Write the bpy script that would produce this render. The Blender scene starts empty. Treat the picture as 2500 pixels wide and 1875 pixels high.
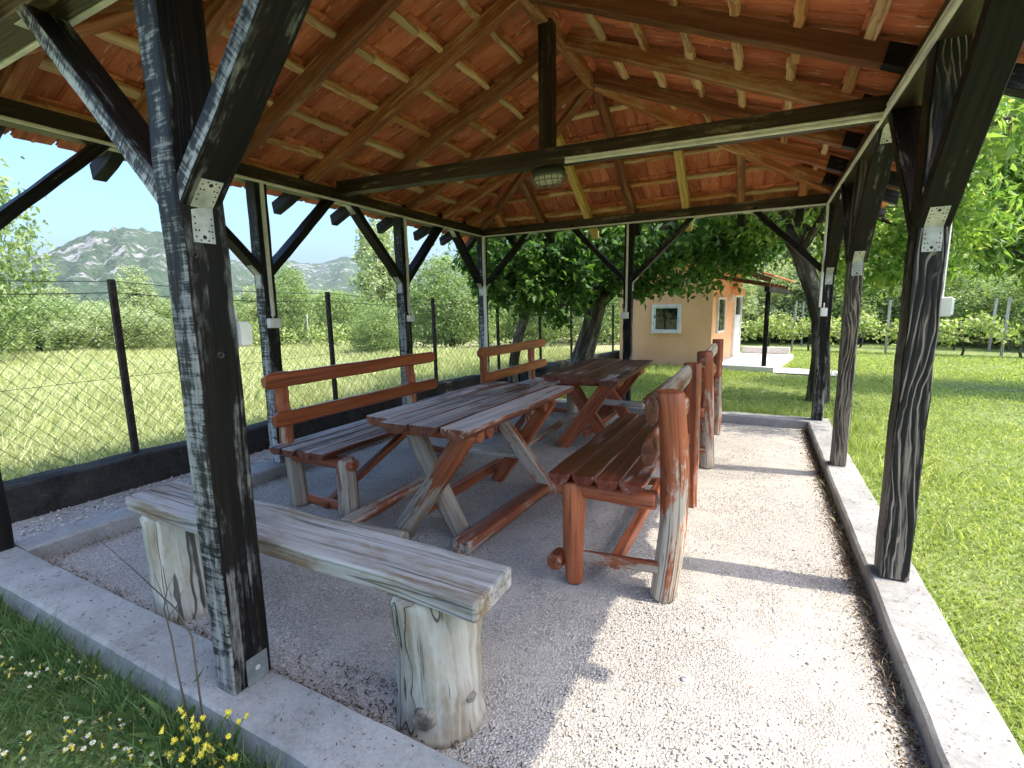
import bpy, math, random
import numpy as np
from mathutils import Vector, Matrix

random.seed(7)
RNG = np.random.default_rng(11)
C = bpy.context.scene.collection
SC = bpy.context.scene
W, L, XM = 3.984, 4.998, 1.992
GZ = -0.10      # gravel level
LZ = -0.13      # lawn level
SL = 0.43       # side slope of the roof
SB = SL / 0.71  # slope of the hip ends

# ------------------------------------------------------------------ helpers
def V(*a): return np.array(a, float)
def nrm(v):
    v = np.asarray(v, float); n = np.linalg.norm(v)
    return v / n if n > 1e-9 else v

class MB:
    """collects shapes and links them as ONE mesh object"""
    def __init__(s):
        s.v = []; s.f = []; s.wc = []; s.wear = []; s.rnd = []; s.m = []; s.sm = []; s.n = 0
    def add(s, verts, faces, wc=None, wear=0.0, mat=0, smooth=False, rnd=None):
        verts = np.asarray(verts, float); k = len(verts)
        if wc is None: wc = verts
        off = RNG.uniform(-30, 30, 3)
        s.v.append(verts); s.wc.append(np.asarray(wc, float) + off)
        s.wear.append(np.full(k, wear) if np.isscalar(wear) else np.asarray(wear, float))
        s.rnd.append(np.full(k, RNG.uniform() if rnd is None else rnd))
        for f in faces:
            s.f.append([i + s.n for i in f]); s.m.append(mat); s.sm.append(smooth)
        s.n += k
        return s
    def ring(s, P, wcs, wears, mat=0, smooth=False, closed=False, caps=True, rnd=None):
        # P: (nseg, nside, 3)
        ns, k = P.shape[:2]
        F = []
        for i in range(ns - 1 if not closed else ns):
            j = (i + 1) % ns
            for a in range(k):
                b = (a + 1) % k
                F.append((i*k+a, i*k+b, j*k+b, j*k+a))
        if caps and not closed:
            F.append(tuple(range(k))[::-1]); F.append(tuple((ns-1)*k + a for a in range(k)))
        s.add(P.reshape(-1, 3), F, wcs.reshape(-1, 3), wears.reshape(-1), mat, smooth, rnd)
        return s
    def bar(s, p0, p1, w, h, up=(0, 0, 1), bev=0.004, seg=1, jit=0.0, wear=0.0, wear1=None, mat=0, cut0=0.0, cut1=0.0, rnd=None):
        """bevelled timber; w across, h along 'up'; cut = slope of the end cut (along per unit of up)"""
        p0 = V(*p0); p1 = V(*p1); d = p1 - p0; ln = np.linalg.norm(d); d /= ln
        side = nrm(np.cross(d, V(*up))); u = np.cross(side, d)
        a, b = w/2, h/2; e = min(bev, a*.45, b*.45)
        prof = [(-a+e, -b), (a-e, -b), (a, -b+e), (a, b-e), (a-e, b), (-a+e, b), (-a, b-e), (-a, -b+e)]
        P = np.zeros((seg+1, 8, 3)); Wc = np.zeros((seg+1, 8, 3)); We = np.zeros((seg+1, 8))
        for i in range(seg+1):
            t = i/seg
            jx, jy = RNG.normal(0, jit, 2) if jit else (0, 0)
            for k, (x, y) in enumerate(prof):
                al = t*ln + (cut0*y*(1-t) + cut1*y*t)
                jj = RNG.normal(0, jit*.5, 2) if jit else (0, 0)
                P[i, k] = p0 + d*al + side*(x+jx+jj[0]) + u*(y+jy+jj[1])
                Wc[i, k] = (al, x, y)
            We[i] = wear if wear1 is None else wear + (wear1-wear)*t
        return s.ring(P, Wc, We, mat, False, rnd=rnd)
    def box(s, x0, x1, y0, y1, z0, z1, bev=0.004, mat=0, wear=0.0, seg=1, jit=0.0, rnd=None):
        return s.bar((x0, (y0+y1)/2, (z0+z1)/2), (x1, (y0+y1)/2, (z0+z1)/2), y1-y0, z1-z0, bev=bev, mat=mat, wear=wear, seg=seg, jit=jit, rnd=rnd)
    def log(s, p0, p1, r0, r1, seg=8, side=14, wob=0.06, up=(0, 0, 1), flat=None, sq=1.0, wear=0.0, wear1=None, mat=0, flare=0.0, bend=0.0, rnd=None, cap=None):
        """a hewn log: tapered, uneven; flat = height (in radii) where the upper side is sawn flat"""
        p0 = V(*p0); p1 = V(*p1); d = p1 - p0; ln = np.linalg.norm(d); d /= ln
        if abs(np.dot(d, nrm(up))) > .98: up = (1, 0, 0)
        sd = nrm(np.cross(d, V(*up))); u = np.cross(sd, d)
        ph = RNG.uniform(0, 6.28, 8); am = RNG.uniform(.4, 1, 8)
        bx, by = RNG.normal(0, bend, 2) if bend else (0, 0)
        P = np.zeros((seg+3, side, 3)); Wc = np.zeros_like(P); We = np.zeros((seg+3, side))
        ts = [0.0] + [0.0 + .012/ln] + [min(1-.012/ln, max(.012/ln, i/seg)) for i in range(1, seg)] + [1-.012/ln, 1.0]
        ts = sorted(ts)
        for i, t in enumerate(ts):
            r = r0 + (r1-r0)*t + flare*max(0, .25-t)**1.5*6*r0*.35
            if i == 0 or i == len(ts)-1: r *= .86
            for k in range(side):
                a = 2*math.pi*k/side
                q = 1 + wob*(am[0]*math.sin(2*a+ph[0]+t*3) + .6*am[1]*math.sin(3*a+ph[1]-t*5) + .7*am[2]*math.sin(a+ph[2]+t*7) + .5*am[3]*math.sin(5*t*6.28*.5+ph[3]))
                q *= 1 + RNG.normal(0, wob*.22)
                x = math.cos(a)*r*q*sq; y = math.sin(a)*r*q
                if flat is not None: y = min(y, flat*r*(1+RNG.normal(0, .012)))
                bb = math.sin(math.pi*t)
                P[i, k] = p0 + d*t*ln + sd*(x+bx*bb) + u*(y+by*bb); Wc[i, k] = (t*ln, x, y)
            We[i] = wear if wear1 is None else wear + (wear1-wear)*t
        s.ring(P, Wc, We, mat, True, rnd=rnd)
        s.sm[-1] = s.sm[-2] = False
        if cap is not None:
            s.m[-1] = s.m[-2] = cap
            for k in range(side): s.m[-3-k] = cap; s.m[-2-side*(len(ts)-1)+k] = cap
        return s
    def tube(s, pts, rad, side=6, mat=0, smooth=True, wear=0.0, rnd=None, wob=0.0):
        pts = [V(*p) for p in pts]; n = len(pts)
        rad = [rad]*n if np.isscalar(rad) else rad
        P = np.zeros((n, side, 3)); Wc = np.zeros_like(P); al = 0
        ref = V(0, 0, 1)
        for i in range(n):
            d = nrm(pts[min(i+1, n-1)] - pts[max(i-1, 0)])
            if abs(d @ ref) > .95: ref = V(1, 0, 0) if abs(d[0]) < .9 else V(0, 1, 0)
            sd = nrm(np.cross(d, ref)); u = np.cross(sd, d); ref = u
            if i: al += np.linalg.norm(pts[i]-pts[i-1])
            for k in range(side):
                a = 2*math.pi*k/side
                r = rad[i]*(1+(RNG.normal(0, wob) if wob else 0))
                P[i, k] = pts[i] + sd*math.cos(a)*r + u*math.sin(a)*r
                Wc[i, k] = (al, math.cos(a)*rad[i], math.sin(a)*rad[i])
        return s.ring(P, Wc, np.full((n, side), wear), mat, smooth, rnd=rnd)
    def build(s, name, mats, parent=None, loc=(0, 0, 0)):
        me = bpy.data.meshes.new(name)
        off = V(*loc)
        if parent is not None:
            q = parent; off = V(0, 0, 0)
            while q is not None: off = off + V(*q.location); q = q.parent
        v = np.concatenate(s.v) - off
        me.from_pydata(v.tolist(), [], s.f)
        mats = mats if isinstance(mats, (list, tuple)) else [mats]
        for m in mats: me.materials.append(m)
        me.polygons.foreach_set('material_index', s.m)
        me.polygons.foreach_set('use_smooth', s.sm)
        a = me.attributes.new('wc', 'FLOAT_VECTOR', 'POINT'); a.data.foreach_set('vector', np.concatenate(s.wc).ravel())
        a = me.attributes.new('wear', 'FLOAT', 'POINT'); a.data.foreach_set('value', np.concatenate(s.wear))
        a = me.attributes.new('rnd', 'FLOAT', 'POINT'); a.data.foreach_set('value', np.concatenate(s.rnd))
        me.update()
        o = bpy.data.objects.new(name, me); C.objects.link(o)
        if parent is not None: o.parent = parent
        else: o.location = loc
        return o

def raw_mesh(name, v, faces_n, k, mat, rnd=None, parent=None, smooth=False, loc=(0, 0, 0)):
    """fast mesh of faces_n polygons with k own corners each (v has faces_n*k rows, in order)"""
    me = bpy.data.meshes.new(name)
    off = V(*loc)
    if parent is not None:
        q = parent; off = V(0, 0, 0)
        while q is not None: off = off + V(*q.location); q = q.parent
    v = v - off
    me.vertices.add(len(v)); me.vertices.foreach_set('co', np.ascontiguousarray(v, np.float32).ravel())
    me.loops.add(len(v)); me.loops.foreach_set('vertex_index', np.arange(len(v), dtype=np.int32))
    me.polygons.add(faces_n); me.polygons.foreach_set('loop_start', np.arange(0, len(v), k, dtype=np.int32))
    me.polygons.foreach_set('use_smooth', np.full(faces_n, smooth))
    me.materials.append(mat)
    if rnd is not None:
        a = me.attributes.new('rnd', 'FLOAT', 'POINT'); a.data.foreach_set('value', np.ascontiguousarray(rnd, np.float32))
    me.update(calc_edges=True); me.validate()
    o = bpy.data.objects.new(name, me); C.objects.link(o)
    if parent is not None: o.parent = parent
    else: o.location = loc
    return o

def tag(o, label=None, cat=None, group=None, kind=None):
    if label: o['label'] = label
    if cat: o['category'] = cat
    if group: o['group'] = group
    if kind: o['kind'] = kind
    return o
def thing(name, loc, label, cat, group=None):
    o = bpy.data.objects.new(name, None); C.objects.link(o); o.location = loc
    o.empty_display_size = .2
    return tag(o, label, cat, group)

# ------------------------------------------------------------------ materials
class NT:
    def __init__(s, name):
        s.mat = bpy.data.materials.new(name); s.mat.use_nodes = True
        s.t = s.mat.node_tree; s.t.nodes.clear()
        s.out = s.t.nodes.new('ShaderNodeOutputMaterial')
    def n(s, typ, **kw):
        nd = s.t.nodes.new(typ)
        for k, v in kw.items():
            if k in nd.inputs: s.set(nd.inputs[k], v)
            else: setattr(nd, k, v)
        return nd
    def set(s, inp, v):
        if isinstance(v, bpy.types.NodeSocket): s.t.links.new(v, inp)
        elif hasattr(inp.default_value, '__len__') and not isinstance(v, str):
            v = tuple(v)
            inp.default_value = v if len(v) == len(inp.default_value) else v + (1.0,)
        else: inp.default_value = v
    def attr(s, nm, out='Fac'): return s.n('ShaderNodeAttribute', attribute_name=nm).outputs[out]
    def mapv(s, vec, sc, loc=(0, 0, 0)):
        nd = s.n('ShaderNodeMapping'); s.set(nd.inputs['Vector'], vec); s.set(nd.inputs['Scale'], sc); s.set(nd.inputs['Location'], loc); return nd.outputs[0]
    def noise(s, vec, scale=1.0, detail=4.0, rough=.55, dist=0.0):
        nd = s.n('ShaderNodeTexNoise', Scale=scale, Detail=detail, Roughness=rough, Distortion=dist); s.set(nd.inputs['Vector'], vec); return nd.outputs['Fac']
    def math(s, op, a, b=0.0, c=None, clamp=False):
        nd = s.n('ShaderNodeMath', operation=op, use_clamp=clamp); s.set(nd.inputs[0], a); s.set(nd.inputs[1], b)
        if c is not None: s.set(nd.inputs[2], c)
        return nd.outputs[0]
    def ramp(s, f, a, b, lo=0.0, hi=1.0):
        nd = s.n('ShaderNodeMapRange', interpolation_type='SMOOTHSTEP'); s.set(nd.inputs[0], f); s.set(nd.inputs[1], a); s.set(nd.inputs[2], b); s.set(nd.inputs[3], lo); s.set(nd.inputs[4], hi); return nd.outputs[0]
    def mix(s, f, a, b, mode='MIX'):
        nd = s.n('ShaderNodeMix', data_type='RGBA', blend_type=mode)
        s.set(nd.inputs[0], f); s.set(nd.inputs[6], a); s.set(nd.inputs[7], b); return nd.outputs[2]
    def bump(s, h, strength=.4, dist=.01):
        nd = s.n('ShaderNodeBump', Strength=strength, Distance=dist); s.set(nd.inputs['Height'], h); return nd.outputs[0]
    def bsdf(s, color, rough=.7, normal=None, spec=.3, **kw):
        nd = s.n('ShaderNodeBsdfPrincipled'); s.set(nd.inputs['Base Color'], color); s.set(nd.inputs['Roughness'], rough)
        s.set(nd.inputs['Specular IOR Level'], spec)
        if normal is not None: s.set(nd.inputs['Normal'], normal)
        for k, v in kw.items(): s.set(nd.inputs[k], v)
        return nd.outputs[0]
    def done(s, sh):
        s.t.links.new(sh, s.out.inputs['Surface']); return s.mat

def wood(name, paint, bare, bias=0.0, rough=.65, spec=.3, cross=False, soft=.07, crack=.6, bumps=.5, fine=1.0, lines=.35, lsc=1.0):
    t = NT(name); wc = t.attr('wc', 'Vector'); wear = t.attr('wear'); rnd = t.attr('rnd')
    g = t.noise(t.mapv(wc, (1.6, 26*fine, 26*fine)), 1, 5, .6, .5)
    b = t.noise(t.mapv(wc, (2.6, 8, 8)), 1, 6, .65, .3)
    c = t.noise(t.mapv(wc, (.9, 75*fine, 75*fine), (3, 1, 7)), 1, 3, .6, .2)
    m = t.math('ADD', t.math('MULTIPLY', b, .62), t.math('MULTIPLY', g, .38))
    if cross:
        x = t.noise(t.mapv(wc, (95, 6, 6)), 1, 4, .7, .3); y = t.noise(t.mapv(wc, (5, 14, 14), (2, 9, 4)), 1, 5, .7, .4)
        m = t.math('ADD', t.math('ADD', t.math('MULTIPLY', m, .32), t.math('MULTIPLY', y, .32)), t.math('MULTIPLY', x, .36))
    pk = t.noise(t.mapv(wc, (22, 55, 55), (7, 3, 1)), 1, 3, .6)
    m = t.math('ADD', m, t.math('ADD', wear, t.math('ADD', t.math('MULTIPLY', t.math('SUBTRACT', pk, .5), .22), bias)))
    mask = t.ramp(m, .5-soft, .5+soft)
    gg = t.ramp(g, .3, .7)
    col = t.mix(mask, t.mix(gg, paint[0], paint[1]), t.mix(gg, bare[0], bare[1]))
    tint = t.math('ADD', t.math('MULTIPLY', rnd, .5), .75)
    col = t.mix(1.0, col, t.n('ShaderNodeCombineColor', Red=tint, Green=tint, Blue=tint).outputs[0], 'MULTIPLY')
    ck = t.ramp(c, .30, .40)
    col = t.mix(t.math('MULTIPLY', t.math('SUBTRACT', 1.0, ck), crack), col, (.012, .009, .007))
    q = t.math('ABSOLUTE', t.math('SUBTRACT', t.noise(t.mapv(wc, (.28*lsc, 17*lsc, 17*lsc), (1, 6, 2)), 1, 2, .4, .05), .5))
    wl_ = t.noise(t.mapv(wc, (1.4, 5, 5), (8, 2, 2)), 1, 2)
    lk = t.ramp(t.math('ADD', q, t.math('MULTIPLY', wl_, -.018)), -.006, .002)
    col = t.mix(t.math('MULTIPLY', t.math('SUBTRACT', 1.0, lk), lines), col, (.010, .008, .006))
    h = t.math('ADD', t.math('ADD', t.math('MULTIPLY', g, .6), t.math('MULTIPLY', ck, .5)), t.math('MULTIPLY', lk, .5*min(1, lines*1.5)))
    return t.done(t.bsdf(col, t.math('ADD', t.math('MULTIPLY', mask, .25), rough-.1), t.bump(h, bumps, .006), spec))

def zebra(name, dark, light):
    t = NT(name); wc = t.attr('wc', 'Vector'); wear = t.attr('wear')
    d = t.noise(t.mapv(wc, (1.3, 5, 5)), 1, 3, .5, .6)
    sep = t.n('ShaderNodeSeparateXYZ'); t.set(sep.inputs[0], wc)
    ac = t.math('ADD', t.math('MULTIPLY', sep.outputs[1], 62), t.math('MULTIPLY', sep.outputs[2], 62))
    wv = t.math('SINE', t.math('MULTIPLY', t.math('ADD', ac, t.math('MULTIPLY', d, 13.0)), 4.2))
    f = t.noise(t.mapv(wc, (2.0, 30, 30)), 1, 4, .6)
    blot = t.noise(t.mapv(wc, (2.2, 4, 4), (5, 5, 5)), 1, 4, .6)
    m = t.math('MULTIPLY', t.ramp(wv, .62, 1.0), t.ramp(t.math('ADD', blot, wear), .42, .62))
    m2 = t.math('MAXIMUM', t.math('MULTIPLY', m, t.ramp(f, .30, .55)), t.math('MULTIPLY', t.ramp(t.math('ADD', t.math('ADD', f, wear), -.05), .62, .75), .7))
    col = t.mix(m2, dark, light)
    return t.done(t.bsdf(col, .62, t.bump(t.math('ADD', f, wv), .35, .004), .35))

M = {}
GREY = ((.20, .19, .17), (.46, .44, .41))
M['black_post'] = wood('black_paint', ((.004, .0035, .003), (.014, .011, .009)), ((.09, .085, .08), (.26, .255, .235)), -.13, .6, .18, fine=1.7)
M['black_worn'] = wood('black_paint_peeled', ((.010, .010, .010), (.040, .040, .040)), ((.18, .175, .16), (.40, .395, .37)), -.05, .7, .25, cross=True, soft=.045)
M['black_zebra'] = zebra('black_paint_grain', (.010, .008, .0065), (.34, .28, .22))
M['beam_wood'] = wood('dark_beam_stain', ((.022, .014, .008), (.055, .034, .018)), ((.12, .085, .05), (.22, .16, .10)), -.09, .55, .35)
M['brown_zebra'] = zebra('brown_weathered_grain', (.035, .024, .017), (.30, .24, .18))
M['rafter_wood'] = wood('rafter_stain', ((.27, .085, .029), (.50, .185, .066)), ((.45, .24, .11), (.60, .36, .18)), -.05, .6, .3, crack=.35)
M['rafter_dark'] = wood('rafter_dark_stain', ((.15, .053, .022), (.29, .11, .046)), ((.3, .15, .06), (.42, .24, .1)), -.08, .6, .3, crack=.35)
M['new_wood'] = wood('new_pine', ((.62, .40, .10), (.76, .52, .17)), ((.35, .22, .07), (.5, .33, .12)), -.1, .6, .3, crack=.12)
M['batten_wood'] = wood('batten_wood', ((.42, .17, .06), (.64, .32, .13)), ((.62, .38, .18), (.80, .56, .31)), .02, .7, .25, crack=.45)
RED = ((.20, .050, .020), (.42, .125, .050))
M['slat_red'] = wood('orange_brown_varnish', ((.235, .048, .012), (.41, .105, .028)), ((.5, .26, .12), (.62, .38, .2)), -.14, .42, .5, crack=.25)
M['red_worn'] = wood('red_stain_worn', RED, ((.27, .205, .145), (.47, .40, .315)), -.05, .55, .35, crack=.75, soft=.03, lines=.5)
M['top_worn'] = wood('table_top_worn', ((.055, .020, .013), (.19, .072, .045)), ((.29, .255, .23), (.55, .51, .47)), -.015, .55, .4, crack=.85, soft=.05)
M['grey_wood'] = wood('grey_weathered_wood', ((.21, .145, .085), (.36, .27, .175)), ((.29, .27, .235), (.50, .475, .43)), .03, .75, .2, crack=.7, soft=.10, lines=.55, lsc=.8)
M['stump_wood'] = wood('stump_wood', ((.26, .20, .125), (.43, .35, .235)), ((.35, .32, .25), (.54, .505, .42)), .05, .75, .2, crack=.55, fine=.8, soft=.13, lines=.8, lsc=.55)
M['bark'] = wood('bark', ((.032, .026, .019), (.095, .078, .058)), ((.15, .14, .12), (.26, .245, .21)), -.05, .85, .15, bumps=1.0, fine=.35)
M['dry_stem'] = wood('dry_stem', ((.07, .055, .04), (.14, .11, .08)), ((.2, .18, .14), (.3, .27, .2)), -.1, .8, .2)

def terracotta(name):
    t = NT(name); wc = t.attr('wc', 'Vector'); rnd = t.attr('rnd')
    a = t.noise(t.mapv(wc, (5, 9, 9)), 1, 5, .6)
    s = t.noise(t.mapv(wc, (9, 80, 80)), 1, 3, .6, .3)
    col = t.mix(t.ramp(a, .3, .7), (.60, .165, .072), (.82, .28, .135))
    col = t.mix(t.math('MULTIPLY', rnd, .75), col, (.33, .080, .036))
    col = t.mix(t.math('MULTIPLY', t.ramp(s, .635, .69), .8), col, (.85, .62, .46))
    d = t.noise(t.mapv(wc, (8, 14, 14), (9, 3, 1)), 1, 4, .7)
    col = t.mix(t.math('MULTIPLY', t.ramp(d, .58, .72), .75), col, (.07, .03, .02))
    return t.done(t.bsdf(col, .75, t.bump(a, .3, .004), .25))
M['tile'] = terracotta('terracotta')
M['tile_gap'] = wood('tile_joint_dirt_shade', ((.05, .02, .012), (.14, .05, .025)), ((.5, .3, .2), (.6, .4, .3)), -.05, .9, .1)  # dirt, with the shade of the grooves painted into the joint colour

def gravel_mat():
    t = NT('gravel'); tc = t.n('ShaderNodeNewGeometry').outputs['Position']
    wob = t.n('ShaderNodeTexNoise', Scale=60.0, Detail=2.0); t.set(wob.inputs['Vector'], tc)
    va = t.n('ShaderNodeVectorMath', operation='MULTIPLY_ADD'); t.set(va.inputs[0], wob.outputs['Color']); va.inputs[1].default_value = (.008, .008, .008); t.set(va.inputs[2], tc)
    p = va.outputs[0]
    v1 = t.n('ShaderNodeTexVoronoi', Scale=125.0, feature='F1'); t.set(v1.inputs['Vector'], p)
    v2 = t.n('ShaderNodeTexVoronoi', Scale=260.0); t.set(v2.inputs['Vector'], p)
    big = t.noise(tc, 1.5, 5, .6); mid = t.noise(tc, 8, 5, .65); sp = t.noise(tc, 55, 4, .75)
    cv = t.n('ShaderNodeSeparateColor'); t.set(cv.inputs[0], v1.outputs['Color'])
    cv2 = t.n('ShaderNodeSeparateColor'); t.set(cv2.inputs[0], v2.outputs['Color'])
    col = t.mix(cv.outputs[0], (.39, .36, .315), (.57, .53, .475))
    col = t.mix(.35, col, t.mix(cv2.outputs[1], (.26, .225, .185), (.64, .595, .53)))
    dust = t.ramp(t.math('ADD', t.math('MULTIPLY', big, .55), t.math('MULTIPLY', mid, .45)), .46, .60)
    dk = t.math('MULTIPLY', t.ramp(v1.outputs['Distance'], .40, .62), t.math('SUBTRACT', .46, t.math('MULTIPLY', dust, .22)))
    col = t.mix(dk, col, (.085, .07, .06))
    col = t.mix(t.math('MULTIPLY', dust, .30), col, (.42, .385, .335))
    col = t.mix(t.ramp(sp, .63, .70, 0, .5), col, (.13, .11, .085))
    col = t.mix(t.ramp(t.noise(tc, 2.3, 6, .7), .58, .75, 0, .16), col, (.30, .24, .18))
    h = t.math('SUBTRACT', t.math('MULTIPLY', cv.outputs[2], .6), v1.outputs['Distance'])
    h = t.math('MULTIPLY', h, t.math('SUBTRACT', 1.1, t.math('MULTIPLY', dust, .5)))
    return t.done(t.bsdf(col, .9, t.bump(h, .65, .010), .15))
M['gravel'] = gravel_mat()

def pebble_mat():
    t = NT('pebbles'); r = t.attr('rnd')
    col = t.mix(r, (.31, .28, .235), (.58, .545, .49))
    return t.done(t.bsdf(col, .85, None, .2))
M['pebble'] = pebble_mat()

def concrete(name, c0, c1, dark, spots=.55, sc=6.0):
    t = NT(name); p = t.n('ShaderNodeNewGeometry').outputs['Position']
    a = t.noise(p, sc*.55, 8, .72, .6); b = t.noise(p, sc*9, 6, .8); c = t.noise(t.mapv(p, (1, 1, 1), (4, 8, 2)), sc*2.7, 6, .75)
    col = t.mix(t.ramp(t.math('ADD', t.math('MULTIPLY', a, .6), t.math('MULTIPLY', b, .4)), .33, .67), c0, c1)
    col = t.mix(t.math('MULTIPLY', t.ramp(c, .58, .72), spots), col, dark)
    pit = t.ramp(t.noise(p, sc*26, 2, .5), .66, .72)
    col = t.mix(t.math('MULTIPLY', pit, .6), col, dark)
    return t.done(t.bsdf(col, .88, t.bump(t.math('SUBTRACT', b, t.math('MULTIPLY', pit, .4)), .35, .006), .2))
M['kerb'] = concrete('kerb_concrete', (.20, .195, .18), (.36, .35, .325), (.075, .072, .064), .95)
M['dark_wall'] = concrete('mossy_concrete', (.014, .013, .012), (.060, .055, .048), (.15, .145, .12), .45, 5)
M['slab'] = concrete('slab_concrete', (.55, .52, .48), (.66, .63, .60), (.4, .37, .33), .3, 3)
M['black_stone'] = concrete('soot_stone', (.03, .03, .03), (.08, .075, .07), (.02, .02, .02), .4, 6)

def render_wall(name, c0, c1):
    t = NT(name); p = t.n('ShaderNodeTexCoord').outputs['Object']
    a = t.noise(p, 1.3, 5, .6); b = t.noise(p, 60, 3, .6)
    col = t.mix(t.ramp(a, .35, .65), c0, c1)
    st = t.noise(t.mapv(p, (7, 7, .8)), 1, 5, .65)
    col = t.mix(t.ramp(st, .55, .75, 0, .35), col, (.45, .27, .17))
    zz_ = t.n('ShaderNodeSeparateXYZ'); t.set(zz_.inputs[0], p)
    col = t.mix(t.ramp(t.math('ADD', zz_.outputs[2], t.math('MULTIPLY', st, .5)), .75, .15, 0, .4), col, (.62, .36, .27))
    return t.done(t.bsdf(col, .9, t.bump(b, .25, .004), .15))
M['peach'] = render_wall('peach_render', (.84, .45, .235), (.89, .51, .28))

def plain(name, col, rough=.5, spec=.4, metal=0.0, var=.12):
    t = NT(name); p = t.n('ShaderNodeTexCoord').outputs['Object']
    a = t.noise(p, 9, 5, .65)
    lo = tuple(c*(1-var) for c in col); hi = tuple(min(1, c*(1+var)) for c in col)
    c = t.mix(t.ramp(a, .3, .7), lo, hi)
    return t.done(t.bsdf(c, t.math('ADD', t.math('MULTIPLY', a, .2), rough-.1), t.bump(a, .08, .002), spec, Metallic=metal))
M['white_plastic'] = plain('white_plastic', (.74, .71, .62), .45)
M['white_paint'] = plain('white_paint', (.78, .78, .76), .5)
M['galv'] = plain('galvanised_steel', (.52, .52, .47), .5, .5, .2, .35)
M['dull_zinc'] = plain('dull_zinc', (.17, .185, .18), .6, .4, .2, .3)
M['hole'] = plain('bolt_hole', (.02, .018, .015), .8)
M['iron'] = plain('rusty_iron', (.035, .022, .018), .75, .3, 0, .4)
M['wire'] = plain('fence_wire', (.05, .055, .05), .6, .4, .3)
M['black_metal'] = plain('black_metal', (.03, .032, .026), .5)
M['grey_metal'] = plain('lamp_cage', (.20, .21, .17), .5, .5, .4)

def glass(name, col, rough=.08):
    t = NT(name); p = t.n('ShaderNodeTexCoord').outputs['Object']; a = t.noise(p, 3, 3)
    return t.done(t.bsdf(t.mix(a, tuple(c*.7 for c in col), col), rough, None, .6))
M['pane'] = glass('window_pane', (.018, .020, .013), .04)
M['frosted'] = glass('frosted_glass', (.70, .68, .50), .3)

def leaf_mat(name, c0, c1, trans=.35, c2=None, rough=.5):
    t = NT(name); r = t.attr('rnd')
    col = t.mix(t.ramp(r, .05, .95), c0, c1)
    if c2: col = t.mix(t.ramp(r, .90, .97), col, c2)
    tr = t.n('ShaderNodeBsdfTranslucent'); t.set(tr.inputs[0], t.mix(1.0, col, (1.5, 1.55, .75), 'MULTIPLY'))
    ms = t.n('ShaderNodeMixShader'); t.set(ms.inputs[0], trans)
    t.t.links.new(t.bsdf(col, rough, None, .4), ms.inputs[1]); t.t.links.new(tr.outputs[0], ms.inputs[2])
    return t.done(ms.outputs[0])
M['leaf_dark'] = leaf_mat('walnut_leaf', (.030, .088, .02), (.14, .26, .055), .48)
M['leaf_mid'] = leaf_mat('cherry_leaf', (.10, .19, .035), (.30, .42, .12), .5, (.52, .56, .20))
M['leaf_bush'] = leaf_mat('bush_leaf', (.12, .19, .065), (.33, .41, .17), .38)
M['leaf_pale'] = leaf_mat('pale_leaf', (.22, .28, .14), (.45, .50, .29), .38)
M['leaf_vine'] = leaf_mat('vine_leaf', (.20, .28, .085), (.45, .50, .22), .38, (.56, .50, .24))
M['grass'] = leaf_mat('lawn_grass', (.22, .29, .075), (.47, .52, .21), .40, (.60, .53, .29))
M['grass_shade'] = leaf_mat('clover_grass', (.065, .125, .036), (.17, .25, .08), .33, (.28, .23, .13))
M['grass_dry'] = leaf_mat('dry_grass', (.31, .36, .155), (.54, .54, .30), .35, (.66, .58, .40))
M['petal_yellow'] = leaf_mat('yellow_petal', (.80, .62, .04), (.88, .75, .10), .25)
M['petal_white'] = leaf_mat('white_petal', (.70, .72, .60), (.85, .85, .78), .2)
M['litter'] = leaf_mat('dry_litter', (.05, .028, .016), (.22, .13, .07), .1)

def ground_mat():
    t = NT('ground'); p = t.n('ShaderNodeNewGeometry').outputs['Position']
    a = t.noise(p, .35, 6, .65); b = t.noise(p, 6, 6, .7); c = t.noise(p, 45, 4, .7)
    green = t.mix(t.ramp(b, .3, .7), (.12, .165, .045), (.25, .30, .11))
    green = t.mix(t.ramp(t.noise(p, 1.2, 5, .6), .54, .72, 0, .6), green, (.40, .35, .18))
    dry = t.mix(t.ramp(b, .3, .7), (.27, .27, .135), (.46, .43, .24))
    dry = t.mix(t.ramp(a, .42, .62), dry, (.30, .34, .15))
    x = t.n('ShaderNodeSeparateXYZ'); t.set(x.inputs[0], p)
    edge = t.math('ADD', x.outputs[0], t.math('MULTIPLY', a, 1.5))
    col = t.mix(t.ramp(edge, -.5, .3), dry, green)
    far = t.math('ADD', t.math('ABSOLUTE', x.outputs[0]), t.math('ABSOLUTE', x.outputs[1]))
    col = t.mix(t.ramp(far, 40, 120), col, (.20, .27, .10))
    col = t.mix(t.ramp(c, .35, .65, .45, 0), col, (.05, .055, .02))
    return t.done(t.bsdf(col, .95, t.bump(t.math('ADD', b, c), .5, .03), .1))
M['ground'] = ground_mat()

def mountain_mat():
    t = NT('mountain'); p = t.n('ShaderNodeNewGeometry').outputs['Position']
    a = t.noise(t.mapv(p, (1, 1, 1.6)), .007, 7, .62, .5); b = t.noise(p, .028, 6, .7, .4); c = t.noise(p, .10, 5, .7)
    scrub = t.mix(t.ramp(c, .35, .65), (.05, .085, .045), (.11, .145, .08))
    m = t.math('ADD', t.math('MULTIPLY', a, .34), t.math('MULTIPLY', b, .66))
    z = t.n('ShaderNodeSeparateXYZ'); t.set(z.inputs[0], p)
    m = t.math('ADD', m, t.ramp(z.outputs[2], 10, 90, -.10, -.012))
    col = t.mix(t.ramp(m, .520, .560), scrub, t.mix(t.ramp(c, .3, .7), (.25, .24, .23), (.41, .40, .38)))
    return t.done(t.bsdf(col, .95, t.bump(t.math('ADD', b, c), 1.0, 12), .1))
M['mountain'] = mountain_mat()
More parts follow.
